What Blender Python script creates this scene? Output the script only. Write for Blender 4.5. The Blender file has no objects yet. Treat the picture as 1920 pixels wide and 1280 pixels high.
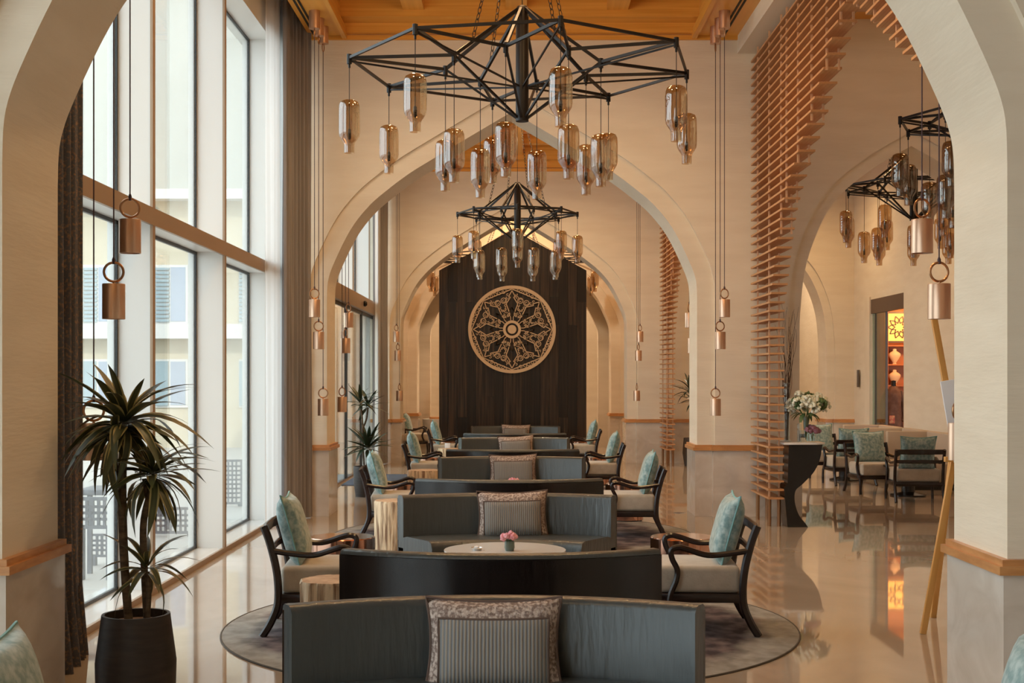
import bpy, bmesh, math, random
from mathutils import Vector, Matrix
random.seed(7)
PI = math.pi
scene = bpy.context.scene
col = scene.collection

# ------------------------------------------------------------------ camera
cam_d = bpy.data.cameras.new('camera')
cam = bpy.data.objects.new('camera', cam_d); col.objects.link(cam)
cam.location = (0, 0, 1.75); cam.rotation_euler = (PI/2, 0, 0)
cam_d.sensor_width = 36.0; cam_d.lens = 2480/1920*36.0
cam_d.shift_x = -(968-960)/1920; cam_d.shift_y = (709-640)/1920
cam_d.clip_start = 0.05; cam_d.clip_end = 300
scene.camera = cam
# ------------------------------------------------------------------ world, sun, exposure
w = bpy.data.worlds.new('world'); scene.world = w; w.use_nodes = True
bg = w.node_tree.nodes['Background']; bg.inputs[0].default_value = (0.86, 0.93, 1.0, 1); bg.inputs[1].default_value = 2.4
sd = bpy.data.lights.new('sun', 'SUN'); sd.energy = 1.3; sd.angle = math.radians(0.6); sd.color = (1, 0.93, 0.82)
so = bpy.data.objects.new('sun', sd); col.objects.link(so)
so.rotation_euler = Vector((-0.35, 0.75, -0.62)).to_track_quat('-Z', 'Y').to_euler()
scene.view_settings.view_transform = 'Standard'; scene.view_settings.look = 'None'
scene.view_settings.gamma = 1.0; scene.view_settings.exposure = 0.60
scene.view_settings.use_curve_mapping = False
# added warm fill spots under the ceiling, no fixtures there: (x, y, z, watts)
WARM = (1.0, 0.65, 0.30)
for i, (x, y, z, e) in enumerate([(-1.2, 9.4, 6.2, 150), (1.2, 9.4, 6.2, 150), (-1.2, 14.3, 6.2, 150), (1.2, 14.3, 6.2, 150),
                                  (-1.2, 20.2, 6.2, 150), (1.2, 20.2, 6.2, 150), (-1.2, 25.2, 6.2, 150), (1.2, 25.2, 6.2, 150),
                                  (-1.7, 2.6, 6.0, 70), (0, 30.2, 6.0, 430), (0, 35.2, 6.0, 480),
                                  (5.2, 11.5, 6.0, 60), (5.4, 20.5, 6.0, 170), (5.4, 25.5, 6.0, 190), (5.2, 31, 6.0, 420)]):
    ld = bpy.data.lights.new('fill_spot', 'SPOT'); ld.energy = e*0.85; ld.color = WARM if y < 29 else (1.0, 0.78, 0.54); ld.spot_size = math.radians(160)
    ld.spot_blend = 1.0; ld.shadow_soft_size = 0.12
    lo = bpy.data.objects.new('fill_spot_lamp', ld); col.objects.link(lo); lo.location = (x, y, z)

# ------------------------------------------------------------------ materials
M = {}
def new_mat(name):
    m = bpy.data.materials.new(name); m.use_nodes = True; M[name] = m
    nt = m.node_tree; b = nt.nodes['Principled BSDF']
    return m, nt, b
def c4(c): return (c[0], c[1], c[2], 1)
def mat(name, c, rough=0.5, metal=0.0, c2=None, scale=4.0, stretch=(1, 1, 1), detail=4, bump=0.0, bscale=None, spec=0.5,
        coat=0.0, lo=0.35, hi=0.65, sheen=0.0, bstretch=None, dist=0.0, coord='Object'):
    m, nt, b = new_mat(name); N = nt.nodes; L = nt.links
    b.inputs['Base Color'].default_value = c4(c); b.inputs['Roughness'].default_value = rough
    b.inputs['Metallic'].default_value = metal; b.inputs['Specular IOR Level'].default_value = spec
    b.inputs['Coat Weight'].default_value = coat; b.inputs['Coat Roughness'].default_value = 0.05
    if sheen: b.inputs['Sheen Weight'].default_value = sheen
    if c2 or bump:
        tc = N.new('ShaderNodeTexCoord')
    if c2:
        mp = N.new('ShaderNodeMapping'); mp.inputs['Scale'].default_value = stretch
        nz = N.new('ShaderNodeTexNoise'); nz.inputs['Scale'].default_value = scale; nz.inputs['Detail'].default_value = detail
        nz.inputs['Distortion'].default_value = dist
        cr = N.new('ShaderNodeValToRGB'); cr.color_ramp.elements[0].position = lo; cr.color_ramp.elements[1].position = hi
        cr.color_ramp.elements[0].color = c4(c); cr.color_ramp.elements[1].color = c4(c2)
        L.new(tc.outputs[coord], mp.inputs[0]); L.new(mp.outputs[0], nz.inputs['Vector'])
        L.new(nz.outputs['Fac'], cr.inputs[0]); L.new(cr.outputs[0], b.inputs['Base Color'])
    if bump:
        mp2 = N.new('ShaderNodeMapping'); mp2.inputs['Scale'].default_value = bstretch or stretch
        n2 = N.new('ShaderNodeTexNoise'); n2.inputs['Scale'].default_value = bscale or scale; n2.inputs['Detail'].default_value = 3
        bp = N.new('ShaderNodeBump'); bp.inputs['Strength'].default_value = bump; bp.inputs['Distance'].default_value = 0.02
        L.new(tc.outputs[coord], mp2.inputs[0]); L.new(mp2.outputs[0], n2.inputs['Vector'])
        L.new(n2.outputs['Fac'], bp.inputs['Height']); L.new(bp.outputs[0], b.inputs['Normal'])
    return m
def glass(name, tint, gloss=(1, 1, 1), rough=0.0, ior=1.45, boost=1.0, base=0.0):
    m = bpy.data.materials.new(name); m.use_nodes = True; M[name] = m
    nt = m.node_tree; N = nt.nodes; L = nt.links
    N.remove(N['Principled BSDF']); out = N['Material Output']
    tr = N.new('ShaderNodeBsdfTransparent'); tr.inputs[0].default_value = c4(tint)
    gl = N.new('ShaderNodeBsdfGlossy'); gl.inputs['Color'].default_value = c4(gloss); gl.inputs['Roughness'].default_value = rough
    fr = N.new('ShaderNodeFresnel'); fr.inputs[0].default_value = ior
    mu = N.new('ShaderNodeMath'); mu.operation = 'MULTIPLY_ADD'; mu.inputs[1].default_value = boost; mu.inputs[2].default_value = base; mu.use_clamp = True
    mx = N.new('ShaderNodeMixShader')
    ge = N.new('ShaderNodeNewGeometry'); ex = N.new('ShaderNodeMath'); ex.operation = 'MULTIPLY_ADD'; ex.inputs[1].default_value = 1/ior-ior; ex.inputs[2].default_value = ior
    L.new(ge.outputs['Backfacing'], ex.inputs[0]); L.new(ex.outputs[0], fr.inputs[0])
    L.new(fr.outputs[0], mu.inputs[0]); L.new(mu.outputs[0], mx.inputs[0]); L.new(tr.outputs[0], mx.inputs[1])
    L.new(gl.outputs[0], mx.inputs[2]); L.new(mx.outputs[0], out.inputs[0])
    return m
def emit(name, c, s):
    m, nt, b = new_mat(name); b.inputs['Base Color'].default_value = c4(c)
    b.inputs['Emission Color'].default_value = c4(c); b.inputs['Emission Strength'].default_value = s
    return m

mat('plaster', (0.77, 0.665, 0.525), 0.75, c2=(0.82, 0.72, 0.58), scale=1.3, stretch=(1, 1, 5), bump=0.12, bscale=5, bstretch=(1, 1, 9), spec=0.3)
mat('floor_marble', (0.36, 0.285, 0.22), 0.03, c2=(0.48, 0.40, 0.325), scale=0.9, stretch=(1, 0.55, 1), detail=7, lo=0.3, hi=0.7, spec=0.75, dist=1.2)
mat('dado_marble', (0.56, 0.47, 0.385), 0.10, c2=(0.70, 0.62, 0.54), scale=2.2, stretch=(1, 1, 1.6), detail=7, lo=0.3, hi=0.7, dist=1.4)
mat('rail_wood', (0.50, 0.22, 0.075), 0.3, c2=(0.62, 0.30, 0.11), scale=6, stretch=(1, 1, 6))
mat('ceiling_wood', (0.72, 0.32, 0.045), 0.4, c2=(0.84, 0.41, 0.075), scale=3, stretch=(1, 1, 5))
mat('slat_wood', (0.50, 0.245, 0.10), 0.45, c2=(0.60, 0.31, 0.14), scale=5, stretch=(4, 0.7, 1))
mat('rod_wood', (0.70, 0.42, 0.25), 0.4)
mat('bronze', (0.42, 0.23, 0.12), 0.32, metal=0.9)
mat('satin_bronze', (0.66, 0.44, 0.31), 0.34, metal=0.85)
mat('anodised', (0.36, 0.25, 0.165), 0.4, metal=0.4)
mat('copper', (0.70, 0.40, 0.29), 0.13, metal=1.0, c2=(0.62, 0.34, 0.24), scale=3)
mat('black_metal', (0.009, 0.008, 0.009), 0.42, metal=0.0, spec=0.35)
mat('frame_dark', (0.03, 0.033, 0.035), 0.4)
mat('fin_white', (0.78, 0.775, 0.75), 0.35)
mat('sill_stone', (0.62, 0.60, 0.57), 0.08, c2=(0.68, 0.66, 0.63), scale=2)
mat('leather', (0.047, 0.053, 0.054), 0.30, c2=(0.058, 0.064, 0.064), scale=3, bump=0.28, bscale=7, bstretch=(3, 3, 0.5))
mat('dark_wood', (0.006, 0.004, 0.004), 0.22, c2=(0.013, 0.009, 0.008), scale=7, stretch=(6, 6, 0.5))
mat('chair_wood', (0.012, 0.006, 0.006), 0.25, c2=(0.022, 0.010, 0.009), scale=6)
mat('seat_fabric', (0.42, 0.36, 0.29), 0.85, c2=(0.50, 0.44, 0.365), scale=9, bump=0.1, bscale=60, sheen=0.3)
mat('turquoise', (0.15, 0.265, 0.27), 0.6, c2=(0.40, 0.50, 0.49), scale=26, detail=6, bump=0.15, bscale=40, sheen=0.4, lo=0.38, hi=0.66)
mat('turquoise_piping', (0.20, 0.42, 0.44), 0.6)
mat('fleck_fabric', (0.20, 0.135, 0.11), 0.9, c2=(0.52, 0.41, 0.345), scale=60, detail=3, bump=0.5, bscale=70, lo=0.42, hi=0.6)
mat('piping_brown', (0.10, 0.06, 0.045), 0.8)
mat('rug_purple', (0.06, 0.04, 0.045), 0.95, c2=(0.24, 0.20, 0.195), scale=1.5, detail=8, lo=0.42, hi=0.6, bump=0.25, bscale=90)
mat('rug_taupe', (0.19, 0.175, 0.155), 0.95, c2=(0.31, 0.295, 0.27), scale=2.5, detail=8, bump=0.25, bscale=90)
mat('rug_edge', (0.10, 0.085, 0.07), 0.95)
mat('mat_blue', (0.05, 0.075, 0.13), 0.95, c2=(0.075, 0.10, 0.16), scale=8, stretch=(1, 6, 1))
mat('stump_bark', (0.17, 0.08, 0.035), 0.7, c2=(0.70, 0.52, 0.33), scale=24, stretch=(1, 1, 0.10), detail=9, lo=0.34, hi=0.54, bump=1.0, bscale=34, bstretch=(1, 1, 0.1))
mat('stump_top', (0.36, 0.22, 0.13), 0.5, c2=(0.58, 0.40, 0.26), scale=14)
mat('table_white', (0.72, 0.69, 0.66), 0.12)
mat('pot_black', (0.020, 0.016, 0.014), 0.55, c2=(0.035, 0.026, 0.022), scale=6, stretch=(1, 1, 6), bump=0.1)
mat('soil', (0.16, 0.08, 0.04), 0.9, c2=(0.34, 0.20, 0.11), scale=40, bump=0.8)
mat('trunk', (0.05, 0.033, 0.02), 0.8, c2=(0.14, 0.095, 0.055), scale=14, stretch=(1, 1, 2.5), bump=0.5)
mat('drape_grey', (0.25, 0.235, 0.24), 0.85, c2=(0.31, 0.29, 0.295), scale=4, stretch=(4, 4, 0.2), sheen=0.3)
mat('drape_pattern', (0.085, 0.085, 0.095), 0.85, c2=(0.30, 0.165, 0.09), scale=55, detail=4, lo=0.5, hi=0.72)
m, nt, b = new_mat('sheer'); N = nt.nodes; L = nt.links; N.remove(b)
df = N.new('ShaderNodeBsdfDiffuse'); df.inputs[0].default_value = (0.72, 0.70, 0.69, 1); tl = N.new('ShaderNodeBsdfTranslucent'); tl.inputs[0].default_value = (0.80, 0.79, 0.78, 1)
mx = N.new('ShaderNodeMixShader'); mx.inputs[0].default_value = 0.6
L.new(df.outputs[0], mx.inputs[1]); L.new(tl.outputs[0], mx.inputs[2]); L.new(mx.outputs[0], N['Material Output'].inputs[0])
mat('panel_wood', (0.0085, 0.006, 0.006), 0.33, c2=(0.105, 0.058, 0.033), scale=4.5, stretch=(4.5, 1, 0.16), detail=8, lo=0.40, hi=0.80)
mat('medallion', (0.66, 0.46, 0.28), 0.45, metal=0.0)
mat('leaf_dark', (0.018, 0.035, 0.014), 0.4)
mat('ext_cream', (0.50, 0.435, 0.325), 0.8, c2=(0.54, 0.48, 0.37), scale=0.7)
mat('ext_pale', (0.37, 0.37, 0.34), 0.8, c2=(0.42, 0.42, 0.39), scale=0.25)
mat('ext_white', (0.62, 0.61, 0.59), 0.7)
mat('shutter_blue', (0.30, 0.38, 0.42), 0.6)
mat('ext_glass', (0.30, 0.35, 0.44), 0.15)
mat('terrace_stone', (0.40, 0.385, 0.36), 0.6, c2=(0.45, 0.43, 0.41), scale=1.2)
mat('rattan_dark', (0.09, 0.10, 0.125), 0.6)
mat('easel_wood', (0.62, 0.30, 0.07), 0.35, c2=(0.70, 0.37, 0.11), scale=8, stretch=(1, 1, 0.3))
mat('board_white', (0.80, 0.82, 0.86), 0.3)
mat('petal_white', (0.80, 0.79, 0.70), 0.6, c2=(0.64, 0.66, 0.50), scale=14)
mat('petal_purple', (0.20, 0.075, 0.11), 0.7, c2=(0.34, 0.15, 0.18), scale=20)
mat('petal_pink', (0.62, 0.20, 0.26), 0.6, c2=(0.80, 0.42, 0.46), scale=20)
mat('leaf_soft', (0.055, 0.105, 0.03), 0.6, c2=(0.11, 0.17, 0.06), scale=10)
mat('twig', (0.075, 0.035, 0.022), 0.8)
mat('candle', (0.74, 0.60, 0.46), 0.5)
mat('banquette', (0.50, 0.40, 0.31), 0.6)
mat('shop_wood', (0.50, 0.17, 0.035), 0.5, c2=(0.42, 0.14, 0.03), scale=5)
mat('shop_bust', (0.80, 0.62, 0.42), 0.5)
mat('coat', (0.13, 0.07, 0.05), 0.85, c2=(0.19, 0.11, 0.08), scale=9, bump=0.3)
mat('coat_patch', (0.50, 0.10, 0.08), 0.8, c2=(0.65, 0.42, 0.22), scale=18)
mat('header_bronze', (0.11, 0.065, 0.045), 0.45, metal=0.3)
mat('sensor_grey', (0.09, 0.075, 0.065), 0.5)
mat('slot_black', (0.004, 0.004, 0.004), 0.6)
mat('silver', (0.7, 0.7, 0.7), 0.2, metal=1)
mat('vase_green', (0.10, 0.14, 0.11), 0.12, coat=0.5)
mat('roof_out', (0.5, 0.48, 0.45), 0.8)
glass('window_glass', (0.93, 0.965, 0.95))
glass('green_glass', (0.62, 0.75, 0.68))
glass('clear_glass', (0.92, 0.94, 0.93), boost=1.2)
glass('amber_glass', (0.70, 0.55, 0.38), gloss=(1, 0.98, 0.96), boost=0.8, base=0.13)
glass('smoke_glass', (0.50, 0.39, 0.28), gloss=(1, 0.97, 0.93), boost=0.8, base=0.12)
emit('amber_light', (1.0, 0.50, 0.09), 0.9)
emit('lamp_glow', (1.0, 0.80, 0.55), 4.0)

def striped(name, ca, cb, scale, axis, rough=0.7, c3=None):
    m, nt, b = new_mat(name); N = nt.nodes; L = nt.links
    tc = N.new('ShaderNodeTexCoord'); wv = N.new('ShaderNodeTexWave'); wv.bands_direction = axis
    wv.inputs['Scale'].default_value = scale; wv.inputs['Distortion'].default_value = 0.4; wv.inputs['Detail'].default_value = 2
    cr = N.new('ShaderNodeValToRGB'); cr.color_ramp.elements[0].color = c4(ca); cr.color_ramp.elements[1].color = c4(cb)
    cr.color_ramp.elements[0].position = 0.25; cr.color_ramp.elements[1].position = 0.75
    L.new(tc.outputs['Object'], wv.inputs['Vector']); L.new(wv.outputs['Fac'], cr.inputs[0]); L.new(cr.outputs[0], b.inputs['Base Color'])
    bp = N.new('ShaderNodeBump'); bp.inputs['Strength'].default_value = 0.35; bp.inputs['Distance'].default_value = 0.01
    L.new(wv.outputs['Fac'], bp.inputs['Height']); L.new(bp.outputs[0], b.inputs['Normal'])
    b.inputs['Roughness'].default_value = rough; b.inputs['Sheen Weight'].default_value = 0.3
striped('rib_fabric', (0.15, 0.155, 0.16), (0.27, 0.215, 0.165), 19, 'X')
# variegated leaf: yellow margins across the width of the blade
m, nt, b = new_mat('leaf_var'); N = nt.nodes; L = nt.links
tc = N.new('ShaderNodeTexCoord'); sp = N.new('ShaderNodeSeparateXYZ'); cr = N.new('ShaderNodeValToRGB')
e = cr.color_ramp.elements; e[0].position = 0.0; e[0].color = (0.42, 0.35, 0.14, 1); e[1].position = 1.0; e[1].color = (0.42, 0.35, 0.14, 1)
for p_, c_ in ((0.15, (0.42, 0.35, 0.14, 1)), (0.23, (0.042, 0.052, 0.022, 1)), (0.5, (0.075, 0.085, 0.035, 1)), (0.77, (0.042, 0.052, 0.022, 1)), (0.85, (0.42, 0.35, 0.14, 1))):
    k = e.new(p_); k.color = c_
L.new(tc.outputs['Generated'], sp.inputs[0]); L.new(sp.outputs['Y'], cr.inputs[0]); L.new(cr.outputs[0], b.inputs['Base Color'])
b.inputs['Roughness'].default_value = 0.42

# ------------------------------------------------------------------ mesh helpers
class MB:
    def __init__(s): s.v = []; s.f = []
    def add(s, vs, fs):
        n = len(s.v); s.v += [tuple(p) for p in vs]; s.f += [tuple(i+n for i in f) for f in fs]; return s
    def box(s, x0, x1, y0, y1, z0, z1):
        return s.add([(x0, y0, z0), (x1, y0, z0), (x1, y1, z0), (x0, y1, z0), (x0, y0, z1), (x1, y0, z1), (x1, y1, z1), (x0, y1, z1)],
                     [(0, 3, 2, 1), (4, 5, 6, 7), (0, 1, 5, 4), (1, 2, 6, 5), (2, 3, 7, 6), (3, 0, 4, 7)])
    def sweep(s, pts, sec, ref=(0, 0, 1), cap=True, scales=None, closed=False):
        pts = [Vector(p) for p in pts]; n = len(sec); rings = []
        ref = Vector(ref)
        for i, p in enumerate(pts):
            if closed: t = pts[(i+1) % len(pts)]-pts[i-1]
            else: t = pts[min(i+1, len(pts)-1)]-pts[max(i-1, 0)]
            t.normalize()
            a = t.cross(ref)
            if a.length < 1e-4: a = t.cross(Vector((1, 0.01, 0)))
            a.normalize(); bb = a.cross(t); k = scales[i] if scales else 1
            rings.append([p+a*(u*k)+bb*(v_*k) for u, v_ in sec])
        vs = [q for r in rings for q in r]; fs = []
        m = len(rings)
        for i in range(m if closed else m-1):
            for j in range(n):
                k = (i+1) % m
                fs.append((i*n+j, i*n+(j+1) % n, k*n+(j+1) % n, k*n+j))
        if cap and not closed: fs += [tuple(range(n))[::-1], tuple((m-1)*n+j for j in range(n))]
        return s.add(vs, fs)
    def tube(s, pts, r, n=8, ref=(0, 0, 1), closed=False, scales=None):
        return s.sweep(pts, [(r*math.cos(2*PI*j/n), r*math.sin(2*PI*j/n)) for j in range(n)], ref, True, scales, closed)
    def bar(s, p, q, w_, h=None, ref=(0, 0, 1)):
        h = h or w_
        return s.sweep([p, q], [(-w_/2, -h/2), (w_/2, -h/2), (w_/2, h/2), (-w_/2, h/2)], ref)
    def lathe(s, prof, n=24, c=(0, 0, 0), cap=True, jit=None):
        vs = []; fs = []; m = len(prof)
        for i, (r, z) in enumerate(prof):
            for j in range(n):
                a = 2*PI*j/n; k = jit(a, z) if jit else 1
                vs.append((c[0]+r*k*math.cos(a), c[1]+r*k*math.sin(a), c[2]+z))
        for i in range(m-1):
            for j in range(n):
                fs.append((i*n+j, i*n+(j+1) % n, (i+1)*n+(j+1) % n, (i+1)*n+j))
        if cap:
            if prof[0][0] > 1e-4: fs.append(tuple(range(n))[::-1])
            if prof[-1][0] > 1e-4: fs.append(tuple((m-1)*n+j for j in range(n)))
        return s.add(vs, fs)
    def prism(s, poly, a0, a1, axis='Y'):
        n = len(poly)
        f = {'Y': lambda u, v_, a: (u, a, v_), 'X': lambda u, v_, a: (a, u, v_), 'Z': lambda u, v_, a: (u, v_, a)}[axis]
        vs = [f(u, v_, a0) for u, v_ in poly]+[f(u, v_, a1) for u, v_ in poly]
        fs = [tuple(range(n)), tuple(range(n, 2*n))[::-1]]+[(i, i+n, (i+1) % n+n, (i+1) % n) for i in range(n)]
        return s.add(vs, fs)
    def arc(s, sec, cy, a0, a1, n):   # section (r,z) swept round a vertical axis at (0,cy); angle from +Y
        k = len(sec); vs = []; fs = []
        for i in range(n+1):
            a = a0+(a1-a0)*i/n
            for r, z in sec: vs.append((r*math.sin(a), cy+r*math.cos(a), z))
        for i in range(n):
            for j in range(k): fs.append((i*k+j, i*k+(j+1) % k, (i+1)*k+(j+1) % k, (i+1)*k+j))
        fs += [tuple(range(k))[::-1], tuple(n*k+j for j in range(k))]
        return s.add(vs, fs)
    def ico(s, c, r, sub=1, jit=0.0, sq=(1, 1, 1)):
        bm = bmesh.new(); bmesh.ops.create_icosphere(bm, subdivisions=sub, radius=r)
        vs = [(c[0]+v.co.x*sq[0]*(1+random.uniform(-jit, jit)), c[1]+v.co.y*sq[1]*(1+random.uniform(-jit, jit)), c[2]+v.co.z*sq[2]*(1+random.uniform(-jit, jit))) for v in bm.verts]
        fs = [tuple(v.index for v in f.verts) for f in bm.faces]; bm.free()
        return s.add(vs, fs)
    def mesh(s, name, m, smooth=True, bevel=0.0, ang=35, segs=2, weld=True):
        bm = bmesh.new(); vs = [bm.verts.new(p) for p in s.v]
        for f in s.f:
            try: bm.faces.new([vs[i] for i in f])
            except ValueError: pass
        if weld: bmesh.ops.remove_doubles(bm, verts=bm.verts, dist=1e-5)
        bmesh.ops.recalc_face_normals(bm, faces=bm.faces)
        if bevel:
            ed = [e_ for e_ in bm.edges if len(e_.link_faces) == 2 and e_.calc_face_angle(0) > math.radians(30)]
            bmesh.ops.bevel(bm, geom=ed, offset=bevel, segments=segs, affect='EDGES', profile=0.5)
        me = bpy.data.meshes.new(name); bm.to_mesh(me); bm.free()
        me.materials.append(M[m] if isinstance(m, str) else m)
        if smooth:
            me.polygons.foreach_set('use_smooth', [True]*len(me.polygons)); me.set_sharp_from_angle(angle=math.radians(ang))
        return me
    def obj(s, name, m, parent=None, loc=(0, 0, 0), rot=(0, 0, 0), **kw):
        return link(name, s.mesh(name, m, **kw), parent, loc, rot)
def link(name, me, parent=None, loc=(0, 0, 0), rot=(0, 0, 0), scale=None):
    o = bpy.data.objects.new(name, me); col.objects.link(o); o.location = loc; o.rotation_euler = rot
    if scale: o.scale = scale
    if parent: o.parent = parent
    return o
def tag(o, label, cat, group=None):
    o['label'] = label; o['category'] = cat
    if group: o['group'] = group
    return o
def struct(o): o['kind'] = 'structure'; return o
def thing(name, label, cat, loc=(0, 0, 0), rz=0.0, group=None):
    o = bpy.data.objects.new(name, None); col.objects.link(o); o.location = loc; o.rotation_euler = (0, 0, rz)
    o.empty_display_size = 0.1
    return tag(o, label, cat, group)
def dup(o, loc=None, rz=None, label=None, parent=None, group=None):
    c = o.copy(); col.objects.link(c); c.parent = parent
    if loc is not None: c.location = loc
    if rz is not None: c.rotation_euler = (0, 0, rz)
    if label: c['label'] = label
    if group: c['group'] = group
    for ch in list(o.children): dup(ch, parent=c)
    return c
def B(x0, x1, y0, y1, z0, z1): return MB().box(x0, x1, y0, y1, z0, z1)
def spl(pts, n=6):   # Catmull-Rom through tuples of any length
    out = []; m = len(pts)
    for i in range(m-1):
        p0 = pts[max(i-1, 0)]; p1 = pts[i]; p2 = pts[i+1]; p3 = pts[min(i+2, m-1)]
        for k in range(n):
            t = k/n
            out.append(tuple(0.5*((2*b_)+(-a_+c_)*t+(2*a_-5*b_+4*c_-d_)*t*t+(-a_+3*b_-3*c_+d_)*t**3) for a_, b_, c_, d_ in zip(p0, p1, p2, p3)))
    out.append(tuple(pts[-1])); return out
UNIT = B(-0.5, 0.5, -0.5, 0.5, -0.5, 0.5)
def unit(m, cache={}):
    if m not in cache: cache[m] = UNIT.mesh('block_'+m, m, smooth=False)
    return cache[m]
def piece(name, m, x0, x1, y0, y1, z0, z1, parent=None):   # box piece on shared mesh data
    return link(name, unit(m), parent, ((x0+x1)/2, (y0+y1)/2, (z0+z1)/2), scale=(abs(x1-x0), abs(y1-y0), abs(z1-z0)))
# ================================================================== THE SETTING
struct(B(-3.3, 12, -3, 37, -0.25, 0).obj('floor', 'floor_marble', smooth=False))
XC = -0.054
TAB = [(2.352, 0), (2.335, 0.25), (2.237, 0.514), (2.041, 0.899), (1.811, 1.189), (1.568, 1.399), (1.298, 1.60), (0.973, 1.80), (0.5, 2.085), (0, 2.378)]
TABR = [(1.42, 0), (1.41, 0.3), (1.345, 0.85), (1.17, 1.36), (0.92, 1.76), (0.46, 2.133), (0, 2.4)]
def profile(cx, tab, spring):
    h = spl(tab, 6)
    h = [(max(x, 0), z) for x, z in h]
    return [(cx-h[0][0], 0)]+[(cx-x, spring+z) for x, z in h]+[(cx+x, spring+z) for x, z in h[:-1][::-1]]+[(cx+h[0][0], 0)]
def grow(pr, d):
    n = len(pr); out = []
    for i, (x, z) in enumerate(pr):
        a = pr[max(i-1, 0)]; b_ = pr[min(i+1, n-1)]
        tx, tz = b_[0]-a[0], b_[1]-a[1]; l = math.hypot(tx, tz) or 1
        k = 1.15 if i == n//2 else 1
        out.append((x-tz/l*d*k, z+tx/l*d*k if 0 < i < n-1 else 0))
    for i in range(1, n): pass
    return out
def arch_slab(mb, y0, y1, xL, xR, zt, openings):
    cur = xL
    mb.add([(xL, y0, 0), (xL, y1, 0), (xL, y1, zt), (xL, y0, zt)], [(0, 1, 2, 3)])
    def quad(xa, xb, za, zb):
        for y in (y0, y1): mb.add([(xa, y, za), (xb, y, zb), (xb, y, zt), (xa, y, zt)], [(0, 1, 2, 3)])
    for pr in openings:
        quad(cur, pr[0][0], 0, 0)
        for (xa, za), (xb, zb) in zip(pr, pr[1:]):
            mb.add([(xa, y0, za), (xb, y0, zb), (xb, y1, zb), (xa, y1, za)], [(0, 1, 2, 3)])
            if xb-xa > 1e-5: quad(xa, xb, za, zb)
        cur = pr[-1][0]
    quad(cur, xR, 0, 0)
    mb.add([(xR, y0, 0), (xR, y1, 0), (xR, y1, zt), (xR, y0, zt)], [(0, 1, 2, 3)])
PM = profile(XC, TAB, 2.757); PR_ = profile(5.02, TABR, 2.3)
PMo, PRo = grow(PM, 0.22), grow(PR_, 0.16)
ZT = 6.75
XL_, XR_ = XC-2.352, XC+2.352
for nm, y0, rh in (('wall_arch_front', 6.14, True), ('wall_arch_middle', 16.76, True), ('wall_arch_back', 27.4, True), ('wall_arch_end', 32.0, False)):
    y1 = y0+0.85; mb = MB(); xr = 7.0 if rh else 3.4
    arch_slab(mb, y0, y0+0.05, -3.3, xr, ZT, [PMo]+([PRo] if rh else []))
    arch_slab(mb, y0+0.05, y1-0.05, -3.3, xr, ZT, [PM]+([PR_] if rh else []))
    arch_slab(mb, y1-0.05, y1, -3.3, xr, ZT, [PMo]+([PRo] if rh else []))
    wl = struct(mb.obj(nm, 'plaster', smooth=False, weld=False))
    piers = [(-3.3, XL_, None, 0.22), (XR_, 3.6, 0.22, 0.16), (6.44, 7.0, 0.16, None)] if rh else [(-3.3, XL_, None, 0.22), (XR_, 3.4, 0.22, None)]
    for xa, xb, ra, rb in piers:
        def rings(e, za, zb, nm2, mt, bev):
            m2 = MB(); m2.box(xa-e, xb+e, y0+0.05-e, y1-0.05+e, za, zb)
            m2.box(xa+(ra or 0)-e, xb-(rb or 0)+e, y0-e, y1+e, za, zb)
            m2.obj(nm2, mt, wl, smooth=False)
        rings(0.028, 0, 0.835, 'dado', 'dado_marble', 0)
        rings(0.055, 0.835, 0.875, 'chair_rail', 'rail_wood', 0)
        rings(0.035, 0.875, 0.905, 'chair_rail_cap', 'rail_wood', 0)

# other walls
mb = MB(); mb.box(7.0, 7.08, -3, 23.9, 0, ZT); mb.box(7.0, 7.08, 26.1, 37, 0, ZT); mb.box(7.0, 7.08, 23.9, 26.1, 3.3, ZT)
wr = struct(mb.obj('wall_right', 'plaster', smooth=False))
piece('door_casing', 'plaster', 6.97, 7.0, 26.1, 26.5, 0, 3.36, wr)
piece('dado', 'dado_marble', 6.97, 7.0, 17.7, 23.6, 0, 0.85, wr)
struct(B(-3.3, 12, -3.3, -3, 0, ZT).obj('wall_behind', 'plaster', smooth=False))
struct(B(-3.3, 12, 36.2, 36.5, 0, ZT).obj('wall_far', 'plaster', smooth=False))
struct(B(3.3, 3.6, 28.25, 36.2, 0, ZT).obj('wall_side_far', 'plaster', smooth=False))
struct(B(-3.6, -3.3, 27.4, 36.5, 0, ZT+0.2).obj('wall_left_far', 'plaster', smooth=False))
# pilasters stepping back behind the end arch (stepped niche)
mb = MB(); arch_slab(mb, 33.6, 33.9, -3.3, 3.3, ZT, [grow(PM, -0.22)])
struct(mb.obj('wall_niche', 'plaster', smooth=False, weld=False))

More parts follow.
